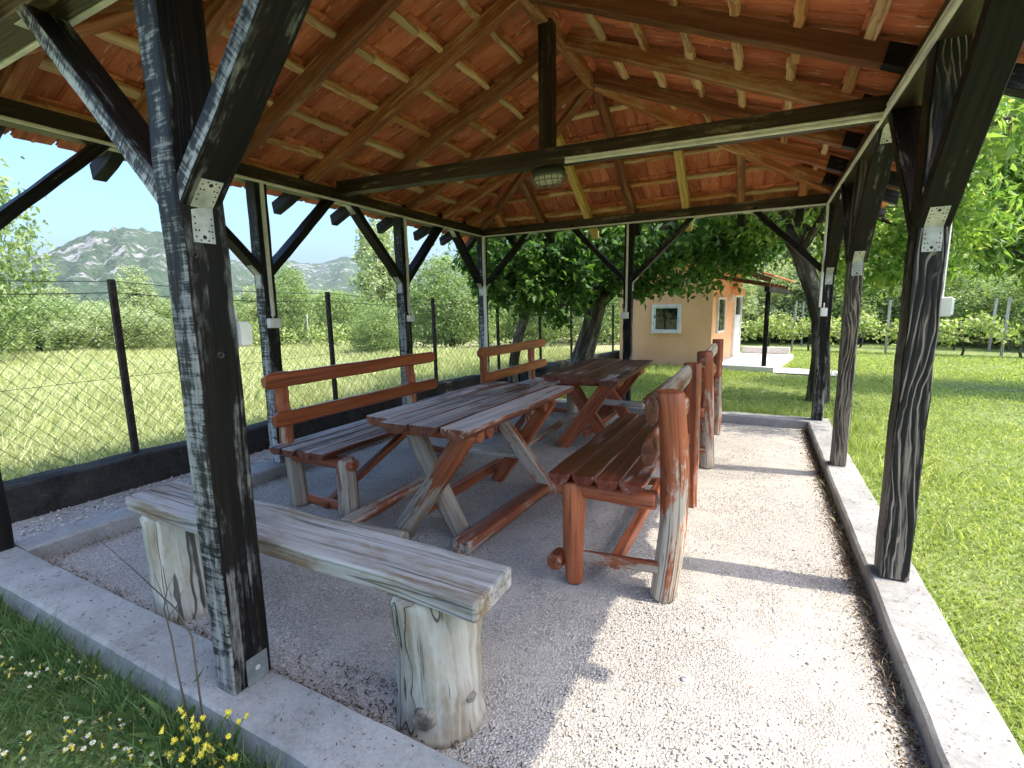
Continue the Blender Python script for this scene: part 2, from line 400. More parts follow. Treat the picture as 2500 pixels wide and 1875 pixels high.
# ------------------------------------------------------------------ setting
def grid_sheet(name, x0, x1, y0, y1, z, nx, ny, mat, amp=0.0, edge0=True):
    xs = np.linspace(x0, x1, nx+1); ys = np.linspace(y0, y1, ny+1)
    X, Y = np.meshgrid(xs, ys)
    Zz = np.full_like(X, z)
    if amp:
        Zz = Zz + amp*(np.sin(X*5.1+Y*2.3)*.4+np.sin(X*11.7-Y*7.9)*.3+np.sin(Y*9.1+1)*.3)+RNG.normal(0, amp*.25, X.shape)
    v = np.stack([X, Y, Zz], -1).reshape(-1, 3)
    f = [(j*(nx+1)+i, j*(nx+1)+i+1, (j+1)*(nx+1)+i+1, (j+1)*(nx+1)+i) for j in range(ny) for i in range(nx)]
    return MB().add(v, f, smooth=True).build(name, mat)
tag(grid_sheet('ground', -6000, 6000, -6000, 6000, LZ, 2, 2, M['ground']), kind='structure')
tag(grid_sheet('gravel_floor', .02, W-.02, .02, L-.02, GZ, 70, 90, M['gravel'], .006), kind='structure')
tag(grid_sheet('gravel_strip', -.84, -.13, -3.0, 6.3, LZ+.014, 10, 80, M['gravel'], .006), kind='structure')
kb = MB()
ki, ko = .035, .1625
for p0, p1, w in [((-.1625, -.064, -.2), (W+.17, -.064, -.2), .197), ((-.1625, L+.064, -.2), (W+.17, L+.064, -.2), .197)]:
    kb.bar(p0, p1, w, .4, seg=40, jit=.0011, bev=.012)
kb.bar((-.064, .037, -.205), (-.064, L-.037, -.205), .196, .4, seg=40, jit=.0011, bev=.012)
kb.bar((W+.069, .037, -.205), (W+.069, L-.037, -.205), .205, .4, seg=40, jit=.0011, bev=.012)
tag(kb.build('kerb', M['kerb']), kind='structure')

# low dark wall that carries the fence
def fx(y): return -.93 + max(0, y-5.0)*.187
wl = MB()
wp = [(-.93, -3.5), (-.93, 5.0), (.28, 11.5)]
for (xa, ya), (xb, yb) in zip(wp[:-1], wp[1:]):
    wl.bar((xa, ya, -.05), (xb, yb, -.05), .20, .36, seg=34, jit=.006, bev=.015)
w_ = wl.build('concrete_wall', M['dark_wall'])
tag(w_, 'low black mossy concrete wall under the chain-link fence', 'wall')

# mountains: real ridges far behind the field
def mountain(name, prof, r0, r1, rc, azs, base=-2):
    az = np.radians(np.linspace(azs[0], azs[1], 160)); rr = np.linspace(r0, r1, 40)
    pa = np.radians([p[0] for p in prof]); pe = np.radians([p[1] for p in prof])
    el = np.interp(az, pa, pe)
    top = rc*np.tan(el)
    A, R_ = np.meshgrid(az, rr)
    t = np.clip((R_-r0)/(rc-r0), 0, 1); t2 = np.clip((R_-rc)/(r1-rc), 0, 1)
    h = np.where(R_ <= rc, t**1.25, 1-t2)
    n = .55*np.sin(A*61+R_*.006)*.5+np.sin(A*137-R_*.011+1)*.3+np.sin(A*290+R_*.023)*.2
    Z = base + top[None, :]*h + n*22*np.minimum(1, h*2)*(1-h**6)+RNG.normal(0, 2.5, A.shape)*h
    v = np.stack([3.448+np.sin(A)*R_, -.92+np.cos(A)*R_, Z], -1).reshape(-1, 3)
    k = len(az)
    f = [(j*k+i, j*k+i+1, (j+1)*k+i+1, (j+1)*k+i) for j in range(len(rr)-1) for i in range(k-1)]
    tag(MB().add(v, f, smooth=True).build(name, M['mountain']), kind='structure')
mountain('mountain', [(-100, 3.5), (-88, 4.4), (-80, 4.8), (-74, 4.6), (-70.5, 5.3), (-69.5, 5.8), (-68.2, 6.75), (-67.2, 7.25), (-66.6, 7.65), (-65.6, 7.72), (-64.7, 7.98), (-63.6, 8.0), (-62, 7.8), (-59.5, 7.0), (-57.5, 5.9), (-55, 4.2), (-51, 2.2), (-47, .5), (-44, .1)], 700, 2000, 1500, (-100, -44))
mountain('mountain', [(-66, 4.2), (-60, 5.0), (-56.4, 5.5), (-54, 5.55), (-51, 5.65), (-49.8, 5.3), (-47.7, 5.35), (-46.6, 5.75), (-45.4, 6.1), (-43.9, 5.7), (-41, 5.2), (-38.5, 4.6), (-36.6, 5.0), (-35.3, 5.35), (-33, 5.0), (-29, 4.2), (-24, 3.4), (-16, 2.6), (-8, 2.0), (4, 1.2), (12, .6)], 1200, 3000, 2400, (-66, 12))

# ------------------------------------------------------------------ pavilion
pav = thing('pavilion', (XM, L/2, 0), 'open timber pavilion with black posts and a red tiled hip roof over the gravel floor', 'pavilion')
def zrb(x): return 2.31 + SL*min(x, W-x)

def post(x0, x1, y0, y1, mats, top=2.2, wear0=.12, wear1=-.05, faces=(0,)):
    mb = MB(); n = 16
    mb.bar(((x0+x1)/2, (y0+y1)/2, .001), ((x0+x1)/2, (y0+y1)/2, top), x1-x0, y1-y0, up=(0, 1, 0), bev=.006, seg=n, jit=.0018, wear=wear0, wear1=wear1)
    for i in range(n):
        for a in faces:
            mb.m[i*8+a] = 1
    return mb.build('post', mats, pav)
B = M['black_post']
posts = {}
posts['FL'] = post(-.15, -.045, -.11, .02, [B, B], wear0=-.15, wear1=-.1)
P0 = posts['P0'] = post(1.914, 2.012, -.108, .026, [B, M['black_worn']], faces=(7, 0, 1), wear0=.06, wear1=0)
posts['FR'] = post(3.986, 4.095, -.11, .02, [B, M['black_zebra']])
posts['L1'] = post(-.112, 0, 1.605, 1.71, [B, M['black_worn']], faces=(0, 1))
posts['L2'] = post(-.112, 0, 3.28, 3.385, [B, M['black_worn']], faces=(0, 1))
posts['BL'] = post(-.112, -.002, 5.0, 5.1, [B, M['black_worn']])
posts['MB'] = post(1.945, 2.045, 5.0, 5.1, [B, B])
posts['BR'] = post(3.99, 4.088, 5.0, 5.12, [B, B])
R2p = posts['R2'] = post(3.99, 4.082, 3.35, 3.475, [B, M['brown_zebra']], wear0=.2, wear1=.08)
R1p = posts['R1'] = post(3.986, 4.093, 1.62, 1.75, [B, M['black_zebra']], wear0=.12, wear1=.02)
# knots and foot plate on the near front post
kn = MB()
def disc(mb, c, nrmv, r, n=12, mat=0, sq=1.0, axis=(0, 0, 1)):
    c = V(*c); nv = nrm(V(*nrmv)); a = nrm(V(*axis)-nv*(V(*axis)@nv)); b = np.cross(nv, a)
    P = [c + a*math.cos(2*math.pi*i/n)*r + b*math.sin(2*math.pi*i/n)*r*sq for i in range(n)]
    mb.add(P, [tuple(range(n))], mat=mat)
pl = MB(); pl.box(2.0125, 2.0165, -.062, .012, .002, .095, bev=.001)
disc(pl, (2.0172, -.025, .05), (1, 0, 0), .009, mat=1)
kn = MB()
for (yy, z_, r) in ((-.079, 1.382, .010), (-.036, 1.094, .010), (-.050, 1.687, .008)):
    kn.log((2.008, yy, z_), (2.0126, yy, z_), r*1.2, r*1.15, seg=1, side=12, wob=.04)
    kn.log((2.008, yy, z_), (2.0132, yy, z_), r*.55, r*.5, seg=1, side=10, wob=.05, mat=1)
    kn.build('knot', [M['brown_zebra'], M['black_post']], P0); kn = MB()
pl.build('foot_plate', [M['dull_zinc'], M['galv']], P0)

def plate(mb, p0, p1, nvec, w, th=.003, holes=True):
    """steel plate from p0 to p1 (mid line), facing nvec"""
    p0 = V(*p0); p1 = V(*p1); nv = nrm(V(*nvec)); d = nrm(p1-p0); s = np.cross(nv, d)
    mb.bar(p0+nv*th*.5, p1+nv*th*.5, w, th, up=nv, bev=.0012)
    if holes:
        ln = np.linalg.norm(p1-p0); e = .42*w
        for (u, q, r) in [(.30, -.75, .0028), (.30, .75, .0028), (.48, -.75, .0028), (.48, .75, .0028), (.66, -.75, .0028), (.66, .75, .0028), (.66, -.45, .0028), (.66, .45, .0028), (.84, -.75, .0028), (.84, .75, .0028), (.93, -.35, .0028), (.93, .35, .0028), (.84, 0, .0062)]:
            disc(mb, p0 + d*ln*u + s*q*w/2 + nv*(th+.0008), nv, r, 8, mat=1)

def brace(px, py, dx, dy, mat=None, zl=1.555, reach=.645, wear=.0, worn=False):
    """diagonal brace from a post face (px,py) towards (dx,dy) up to the beam"""
    d = V(dx, dy, 0); mb = MB()
    a = V(px, py, zl) - d*.03 - V(0, 0, .03)
    b = V(px, py, zl) + (d + V(0, 0, 1))*(reach+.035)
    up = V(-dx, -dy, 1)
    mb.bar(a, b, .112, .056, up=up, bev=.004, seg=8, jit=.0012, wear=wear)
    if worn:
        face = 2 if worn == '+' else 6
        for i in range(8): mb.m[i*8+face] = 1
    o = mb.build('brace', [mat or B, M['black_worn']], pav)
    k = MB(); un = nrm(V(dx, dy, -1)); off = un*.0283
    j = V(px, py, zl - .0396)
    plate(k, j + d*.0005, j + d*.0005 - V(0, 0, .098), d, .062)
    q = j + un*.0006
    plate(k, q, q + nrm(d+V(0, 0, 1))*.092, un, .062)
    k.build('corner_bracket', [M['galv'], M['hole']], o)
    k = MB(); j = V(px, py, 0) + d*(reach+.0396) + V(0, 0, 2.2)
    plate(k, j, j + d*.09, (0, 0, -1), .062)
    q = j + un*.0006
    plate(k, q, q - nrm(d+V(0, 0, 1))*.09, un, .062)
    k.build('corner_bracket', [M['galv'], M['hole']], o)
    return o
ym = -.045
brace(2.012, ym, 1, 0, wear=.06, worn='+'); brace(1.914, ym, -1, 0, wear=.05, worn='-')
brace(0, ym, 1, 0); brace(3.986, ym, -1, 0)
xl = -.056; xr = W+.055
brace(xl, .02, 0, 1)
brace(xl, 1.605, 0, -1); brace(xl, 1.71, 0, 1); brace(xl, 3.28, 0, -1); brace(xl, 3.385, 0, 1); brace(xl, 5.0, 0, -1)
brace(-.002, L+.052, 1, 0); brace(1.945, L+.052, -1, 0); brace(2.045, L+.052, 1, 0); brace(3.99, L+.052, -1, 0)
brace(xr, 5.0, 0, -1); brace(xr, 3.475, 0, 1); brace(xr, 3.35, 0, -1); brace(xr, 1.75, 0, 1); brace(xr, 1.62, 0, -1); brace(xr, .02, 0, 1)

BW = M['beam_wood']
def beam(p0, p1, w, h, name='beam', mat=BW, **k):
    return MB().bar(p0, p1, w, h, seg=10, jit=.001, bev=.005, **k).build(name, mat, pav)
b_left = beam((-.057, -.16, 2.256), (-.057, L+.16, 2.256), .112, .112)
b_right = beam((W+.057, -.16, 2.256), (W+.057, L+.16, 2.256), .112, .112)
b_back = beam((.001, L+.053, 2.257), (W-.001, L+.053, 2.257), .104, .112)
b_front = beam((.001, -.05, 2.257), (W-.001, -.05, 2.257), .112, .112)
tie = beam((-.03, L/2, 2.33), (W+.03, L/2, 2.253), .11, .112, 'tie_beam')
king = beam((2.011, L/2, 2.345), (2.011, L/2, 3.18), .10, .10, 'king_post', up=(0, 1, 0))
ridge = beam((XM, 1.36, 3.235), (XM, 3.64, 3.235), .095, .15, 'ridge_beam', M['rafter_wood'])

def rafter(p0, p1, mat, name='rafter', w=.078, h=.098):
    ln = math.dist(p0, p1); n = max(4, int(ln/.155)); mb = MB()
    mb.bar(p0, p1, w, h, seg=n, jit=.0016, bev=.004, cut0=.25)
    out = abs(p0[0]-p1[0]) > abs(p0[1]-p1[1])
    for i in range(n):
        t = (i+.6)/n; x = p0[0]+(p1[0]-p0[0])*t; y = p0[1]+(p1[1]-p0[1])*t
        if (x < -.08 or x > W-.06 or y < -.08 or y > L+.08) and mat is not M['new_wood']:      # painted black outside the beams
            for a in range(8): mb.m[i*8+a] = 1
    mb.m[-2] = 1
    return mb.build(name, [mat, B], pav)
RW = [M['rafter_wood'], M['rafter_dark']]
dy_ = [-1.66, -1.0, -.33, .33, 1.0, 1.66, -2.22, 2.22]
for i, d in enumerate(dy_):
    y = L/2 + d
    e = min(y, L-y); xt = min(XM-.045, e/.71-.02)
    for s in (0, 1):
        X = (lambda x: x) if s == 0 else (lambda x: W-x)
        zc = lambda x: zrb(x)+.053
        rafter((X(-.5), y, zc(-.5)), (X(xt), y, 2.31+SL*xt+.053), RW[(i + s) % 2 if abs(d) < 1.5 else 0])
for i, x in enumerate([.30, .871, 1.478, 2.023, 2.624, 3.187, 3.75]):
    e = min(x, W-x)
    yt = min(1.39, .71*e-.03)
    for s in (0, 1):
        Yf = (lambda y: L-y) if s == 0 else (lambda y: y)
        z0 = 2.31 - SB*.355 + .055; z1 = 2.31 + SB*yt + .055
        m = M['new_wood'] if (s == 0 and i in (2, 4)) else RW[i % 2]
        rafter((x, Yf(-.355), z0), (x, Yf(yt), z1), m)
for sx in (0, 1):
    for sy in (0, 1):
        X = (lambda x: x) if sx == 0 else (lambda x: W-x)
        Yf = (lambda y: y) if sy == 0 else (lambda y: L-y)
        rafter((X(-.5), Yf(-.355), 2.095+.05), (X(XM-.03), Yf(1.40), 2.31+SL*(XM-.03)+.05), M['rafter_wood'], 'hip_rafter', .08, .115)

# battens and tiles
def slope_def(kind):
    if kind in ('l', 'r'):
        fx_ = (lambda b: -.5+b) if kind == 'l' else (lambda b: W+.5-b)
        P = lambda a, b, dz: (fx_(b), a, 2.445+SL*(-.5+b)+dz)
        lo = lambda b: .71*(-.5+b); hi = lambda b: L-.71*(-.5+b)
        return P, lo, hi, .303, 2.492
    if kind == 'b':
        P = lambda a, b, dz: (a, L+.355-b, 2.445+SB*(-.355+b)+dz)
    else:
        P = lambda a, b, dz: (a, -.355+b, 2.445+SB*(-.355+b)+dz)
    lo = lambda b: (-.355+b)/.71; hi = lambda b: W-(-.355+b)/.71
    return P, lo, hi, .282, .355+1.414
tiles = MB()
TW = .205
tcol = [0, .035, .06, .44, .50, .56, .94, .965, 1.0]
tdz = [.016, .016, 0, 0, -.007, 0, 0, .016, .016]
for kind in 'lrbf':
    P, lo, hi, st, bm = slope_def(kind)
    nrow = int(math.ceil(bm/st))
    for r in range(nrow):
        b0 = max(0, r*st-.035+.06) if r else 0; b1 = min(bm, (r+1)*st+.075)
        if b1-b0 < .03: continue
        bb = r*st + .342*st/.303
        if bb < bm-.04:
            a0, a1 = lo(bb)+.03, hi(bb)-.03
            if a1-a0 > .1:
                up_ = nrm(np.cross(V(*P(1, 0, 0))-V(*P(0, 0, 0)), V(*P(0, 1, 0))-V(*P(0, 0, 0))))*(1 if kind in 'lf' else -1)
                mbt = MB(); q0 = a0
                while q0 < a1-.02:      # laths of uneven length, nailed end to end
                    q1 = min(a1, q0+RNG.uniform(.45, 1.3)); o1 = RNG.normal(0, .006); o2 = RNG.normal(0, .006)
                    if a1-q1 < .2: q1 = a1
                    mbt.bar(P(q0, bb+o1, -.021), P(q1-.002, bb+o2, -.021), RNG.uniform(.040, .060), .039, up=up_, seg=max(4, int((q1-q0)/.06)), jit=.0024, bev=.006, wear=RNG.normal(0, .09))
                    q0 = q1
                mbt.build('batten', M['batten_wood'], pav)
        aa = -.6 + (TW/2 if r % 2 else 0)
        while aa < max(W, L)+.6:
            l0, h0, l1, h1 = lo(b0), hi(b0), lo(b1), hi(b1)
            if aa+TW > min(l0, l1) and aa < max(h0, h1):
                lift = .030+RNG.normal(0, .003); tl = RNG.normal(0, .0015)
                vs = []
                for top in (0, .013):
                    for bi, (b, dz) in enumerate([(b0, lift), (b1, .003)]):
                        for c_, z_ in zip(tcol, tdz):
                            a = aa + c_*(TW-.005)
                            a = min(max(a, lo(b)), hi(b))
                            vs.append(P(a, b, dz + top + (z_ if not top else 0) + tl*(c_-.5)*2))
                n = len(tcol); F = []
                for i in range(n-1):
                    F.append((i, i+1, n+i+1, n+i)); F.append((2*n+i, 3*n+i, 3*n+i+1, 2*n+i+1))
                    F.append((i, 2*n+i, 2*n+i+1, i+1)); F.append((n+i, n+i+1, 3*n+i+1, 3*n+i))
                F.append((0, n, 3*n, 2*n)); F.append((n-1, 3*n-1, 4*n-1, 2*n-1))
                wcs = [(c2, c1, 0) for _t in range(2) for c2 in (0, st) for c1 in [x*TW for x in tcol]]
                tiles.add(vs, F, wcs)
                f0 = len(tiles.m)-len(F)
                for i in (0, n-2): tiles.m[f0+4*i] = 1
            aa += TW
    # sheet added above the tiles to stop light leaking through the joints
    q = [P(lo(0), .02, .045), P(hi(0), .02, .045), P(hi(bm), bm, .045), P(lo(bm), bm, .045)]
    tiles.add(q, [(0, 1, 2, 3)])
    for k in range(22):     # ridge and hip caps
        pass
tiles.build('roof_tiles', [M['tile'], M['tile_gap']], pav)
def caps(p0, p1):
    p0 = V(*p0); p1 = V(*p1); ln = np.linalg.norm(p1-p0); n = int(ln/.30); mb = MB()
    for i in range(n):
        a = p0+(p1-p0)*(i/n); b = p0+(p1-p0)*((i+1.12)/n)
        mb.log(a, b, .105, .09, seg=1, side=12, wob=.01)
    return mb.build('ridge_caps', M['tile'], pav)
zt = 2.445+SL*XM
caps((XM, 1.40, zt+.02), (XM, 3.60, zt+.02))
for X0 in (-.5, W+.5):
    for Y0, Y1 in ((-.355, 1.414), (L+.355, L-1.414)):
        caps((X0, Y0, 2.245), (XM, Y1, zt+.01))

# white cable trunking along the beams and down the posts
def trunk(pts_list, parent, w=.018):
    mb = MB()
    for p0, p1, up in pts_list:
        p0 = V(*p0); p1 = V(*p1)
        mb.bar(p0, p1, w, w, up=up, bev=.002, seg=6, jit=.0007)
        mb.bar(p0+nrm(V(*up))*.0098, p1+nrm(V(*up))*.0098, w*.55, .004, up=up, bev=.001)
    return mb.build('cable_trunking', M['white_plastic'], parent)
trunk([((.0095, .03, 2.206), (.0095, L-.012, 2.206), (1, 0, 0))], b_left)
trunk([((W-.0095, .03, 2.206), (W-.0095, L-.012, 2.206), (-1, 0, 0)), ((W-.0095, .03, 2.226), (W-.0095, 2.35, 2.226), (-1, 0, 0))], b_right)
trunk([((.022, L-.0095, 2.206), (W-.022, L-.0095, 2.206), (0, -1, 0))], b_back)
trunk([((.022, .0165, 2.206), (W-.022, .0165, 2.206), (0, 1, 0))], b_front)
trunk([((2.17, L/2-.065, 2.249), (W-.02, L/2-.065, 2.211), (0, -1, 0)), ((2.17, L/2-.065, 2.229), (W-.02, L/2-.065, 2.191), (0, -1, 0))], tie)
trunk([((.0095, 1.655, 1.195), (.0095, 1.655, 2.195), (1, 0, 0))], posts['L1'], .024)
trunk([((.0095, 3.335, 1.195), (.0095, 3.335, 2.195), (1, 0, 0))], posts['L2'], .024)
trunk([((.012, L-.012, -.08), (.012, L-.012, 2.195), (1, 0, 0))], posts['BL'], .034)
trunk([((1.985, L-.0105, 1.17), (1.985, L-.0105, 2.195), (0, -1, 0))], posts['MB'], .022)
trunk([((3.979, L-.012, 1.19), (3.979, L-.012, 2.195), (0, -1, 0))], posts['BR'], .022)
trunk([((4.1035, 1.70, 1.235), (4.1035, 1.70, 2.19), (1, 0, 0))], posts['R1'], .02)

def socket_box(c, face, label, w=.09, h=.075, t=.045):
    """white surface-mounted socket box, its back at c, facing 'face'"""
    c = V(*c); f = V(*face); s = np.cross(V(0, 0, 1), f)
    o = thing('socket_box', tuple(c), label, 'socket box', 'white socket boxes on the posts')
    MB().bar(c+f*.0006, c+f*t, w, h, bev=.004).build('housing', M['white_plastic'], o)
    lid = MB(); lid.bar(c+f*(t+.0005), c+f*(t+.008), w*.86, h*.84, bev=.003)
    lid.build('lid', M['white_paint'], o)
    tb = MB(); tb.tube([c+V(0, 0, h/2+.001)+f*.014, c+V(0, 0, h/2+.05)+f*.008], .006)
    tb.build('cable', M['white_plastic'], o)
socket_box((0, 1.648, 1.14), (1, 0, 0), 'white socket box on the left-hand post just behind the near bench backrest')
socket_box((0, 3.335, 1.14), (1, 0, 0), 'white socket box on the left-hand post second from the back corner', .075, .07)
socket_box((1.972, 5.0, 1.125), (0, -1, 0), 'white socket box on the middle post of the back side beside the peach hut', .085, .08)
socket_box((4.015, 5.0, 1.14), (0, -1, 0), 'white socket box on the back right corner post', .06, .085)
socket_box((1.992, .026, 1.153), (0, 1, 0), 'white socket box behind the big near post, only its edge showing', .07, .075, .032)
socket_box((4.093, 1.70, 1.197), (1, 0, 0), 'white socket box on the outer side of the nearest right-hand post', .06, .08, .045)

# bulkhead lamp under the tie beam
lx, ly, lz = 2.02, L/2-.005, 2.215
lamp = thing('bulkhead_lamp', (lx, ly, lz), 'oval caged bulkhead lamp fixed under the tie beam below the king post', 'lamp')
def oval(mb, zs, rx, ry, n=24, mat=0, smooth=True):
    P = np.zeros((len(zs), n, 3))
    for i, (z, s) in enumerate(zs):
        for k in range(n):
            a = 2*math.pi*k/n
            P[i, k] = (lx+math.copysign(abs(math.cos(a))**.75, math.cos(a))*rx*s, ly+math.copysign(abs(math.sin(a))**.75, math.sin(a))*ry*s, lz+z)
    mb.ring(P, P.copy(), np.zeros(P.shape[:2]), mat, smooth)
m_ = MB(); oval(m_, [(0, .92), (-.012, 1.0), (-.045, 1.0), (-.05, .93)], .125, .068); m_.build('housing', M['black_metal'], lamp)
m_ = MB(); oval(m_, [(-.047, .86), (-.07, .84), (-.092, .72), (-.104, .5), (-.108, .2)], .125, .068); m_.build('glass_cover', M['frosted'], lamp)
m_ = MB()
for t in (-.09, -.05, 0, .05, .09):
    hw = .078*math.sqrt(max(.1, 1-(t/.135)**2))
    m_.tube([(lx+t, ly-hw, lz-.044), (lx+t, ly-hw*.98, lz-.085), (lx+t, ly-hw*.5, lz-.121), (lx+t, ly+hw*.5, lz-.121), (lx+t, ly+hw*.98, lz-.085), (lx+t, ly+hw, lz-.044)], .0035)
for s in (-1, 1):
    m_.tube([(lx-.132, ly+s*.03, lz-.044), (lx-.12, ly+s*.036, lz-.09), (lx-.06, ly+s*.04, lz-.119), (lx+.06, ly+s*.04, lz-.119), (lx+.12, ly+s*.036, lz-.09), (lx+.132, ly+s*.03, lz-.044)], .0035)
pts = [(lx+.134*math.cos(a)*1.0, ly+.076*math.sin(a), lz-.046) for a in np.linspace(0, 2*math.pi, 25)]
m_.tube(pts, .004)
pts = [(lx+.128*math.cos(a)*1.0, ly+.074*math.sin(a), lz-.085) for a in np.linspace(0, 2*math.pi, 25)]
m_.tube(pts, .0035)
m_.build('wire_cage', M['grey_metal'], lamp)
# ------------------------------------------------------------------ tables and benches
MW = M['red_worn']
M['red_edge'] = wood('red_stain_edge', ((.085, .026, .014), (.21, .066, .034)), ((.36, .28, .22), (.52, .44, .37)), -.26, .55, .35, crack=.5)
def half_plank(mb, p0, p1, w, th, wear=0.0, mat=0, up=(0, 0, 1), seg=12, round_=True, wav=.006, under=None, wear1=None):
    """plank with waney, rounded under side; p0-p1 run along the middle of its top"""
    p0 = V(*p0); p1 = V(*p1); d = p1-p0; ln = np.linalg.norm(d); d /= ln
    sd = nrm(np.cross(d, V(*up))); u = np.cross(sd, d)
    a = w/2
    if round_: prof = [(-a+.004, 0), (-a, -.006), (-a*.97, -th*.38), (-a*.72, -th*.80), (-a*.3, -th), (a*.3, -th), (a*.72, -th*.80), (a*.97, -th*.38), (a, -.006), (a-.004, 0)]
    else: prof = [(-a+.005, 0), (-a, -.005), (-a, -th+.006), (-a+.006, -th), (0, -th*1.0), (a-.006, -th), (a, -th+.006), (a, -.005), (a-.005, 0), (0, 0.0005)]
    prof = prof[::-1]
    P = np.zeros((seg+3, len(prof), 3)); Wc = np.zeros_like(P); We = np.zeros(P.shape[:2])
    ts = [0, .008/ln] + [i/seg for i in range(1, seg)] + [1-.008/ln, 1]
    ph = RNG.uniform(0, 6.28, 4)
    for i, t in enumerate(ts):
        e = .94 if i in (0, len(ts)-1) else 1
        wl_ = 1 + wav/w*2*(math.sin(t*7+ph[0])*.5+math.sin(t*17+ph[1])*.35)+RNG.normal(0, wav*.2/w)
        wr_ = 1 + wav/w*2*(math.sin(t*8+ph[2])*.5+math.sin(t*15+ph[3])*.35)+RNG.normal(0, wav*.2/w)
        for k, (x, y) in enumerate(prof):
            xx = x*(wl_ if x < 0 else wr_)*e
            yy = y if e == 1 else y*.93-.003
            P[i, k] = p0+d*t*ln+sd*xx+u*(yy+RNG.normal(0, .0006)); Wc[i, k] = (t*ln, x, y)
    We[:] = wear
    if wear1 is not None: We[:] = (np.array(ts)*(wear1-wear)+wear)[:, None]
    f0 = len(mb.m); mb.ring(P, Wc, We, mat, False)
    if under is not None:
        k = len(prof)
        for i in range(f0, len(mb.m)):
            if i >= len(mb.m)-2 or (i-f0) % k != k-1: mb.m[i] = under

def table(x0, x1, y0, y1, zt, label, mats, legs, worn, near_logs, skew=0.0, rails=True):
    """rustic plank table on two crossed leg pairs"""
    cx, cy = (x0+x1)/2, (y0+y1)/2
    t = thing('picnic_table', (cx, cy, GZ), label, 'table', 'rustic picnic tables')
    top, lm, rail = mats
    n = 4; w = (x1-x0)/n
    mb = MB()
    for i in range(n):
        a = x0+w*(i+.5)
        ws = worn + RNG.normal(0, .03)
        half_plank(mb, (a+skew, y0+RNG.uniform(-.03, .03)+(.05 if i == 0 else 0), zt+RNG.normal(0, .0025)), (a-skew, y1+RNG.uniform(-.03, .03), zt+RNG.normal(0, .0025)), w-.010, .058, wear=ws+.03, wear1=ws-.12, under=1)
    mb.build('tabletop', [top, M['red_edge']], t)
    for (yc, tx0, bx0, r, wr0, wr1, islog) in legs:
        m = MB()
        a, b = (tx0, yc, zt-.05), (bx0, yc, GZ+.0)
        if islog: m.log(b, a, r*1.06, r*.95, wob=.045, wear=wr0, wear1=wr1, bend=.006)
        else: m.bar(b, a, .095 if near_logs else .118, .06, up=(0, 1, 0), seg=6, jit=.002, bev=.006, wear=wr0, wear1=wr1, cut0=-.0, cut1=0)
        m.build('leg', lm, t)
    for yc in sorted({round(l[0], 1) for l in legs}):
        m = MB(); m.log((x0+.08, yc+.06, zt-.085), (x1-.08, yc+.06, zt-.085), .045, .045, wob=.05, flat=.6, wear=-.12); m.build('cross_bearer', lm, t)
    return t
t1 = table(1.46, 2.215, 1.02, 2.53, .63, 'near rustic plank table with grey weathered top and crossed log legs', (M['top_worn'], MW, MW),
    [(1.20, 2.10, 1.60, .062, .20, -.08, True), (1.315, 1.60, 1.965, .058, .26, .12, True), (2.13, 1.66, 2.19, .05, .0, .06, False), (2.235, 2.14, 1.68, .05, -.14, -.04, False)], .10, True)
m = MB(); half_plank(m, (1.33, 1.04, .0), (1.29, 2.30, .0), .10, .062, wear=.08); m.build('footrest', MW, t1)
m = MB(); m.log((2.07, 1.12, -.045), (2.13, 2.36, -.045), .062, .056, seg=12, wob=.05, flat=.55, wear=.03, bend=.008); m.build('footrest', MW, t1)
m = MB(); m.bar((1.635, 1.25, -.01), (1.637, 2.36, .0), .05, .07, seg=5, jit=.002, wear=-.10); m.build('stretcher', MW, t1)
m = MB(); m.bar((1.40, 2.165, .155), (2.0, 2.165, .162), .03, .062, seg=5, jit=.0015, wear=.0); m.build('rail', M['grey_wood'], t1)
m = MB(); m.log((1.24, 1.05, -.062), (1.72, 1.085, -.062), .05, .045, wob=.05, wear=.2); m.build('cross_rail', MW, t1)

t2 = table(1.70, 2.425, 2.95, 4.58, .63, 'far plank table with dark brown top and red-brown crossed legs', (M['top_worn'], MW, MW),
    [(3.32, 2.28, 1.80, .055, -.16, -.14, False), (3.40, 1.80, 2.28, .055, -.14, -.12, False), (4.22, 1.82, 2.30, .05, -.12, -.1, False), (4.30, 2.30, 1.82, .05, -.12, -.1, False)], -.035, False, skew=.02)
m = MB(); m.bar((1.75, 4.17, .2), (2.38, 4.17, .2), .03, .06, seg=4, jit=.0015, wear=.1); m.build('rail', M['grey_wood'], t2)
m = MB(); m.bar((2.04, 3.3, .06), (2.04, 4.3, .06), .05, .06, seg=4, jit=.0015, wear=-.1); m.build('stretcher', MW, t2)
m = MB(); half_plank(m, (1.58, 2.92, .0), (1.56, 4.4, .0), .09, .055, wear=.1); m.build('footrest', MW, t2)

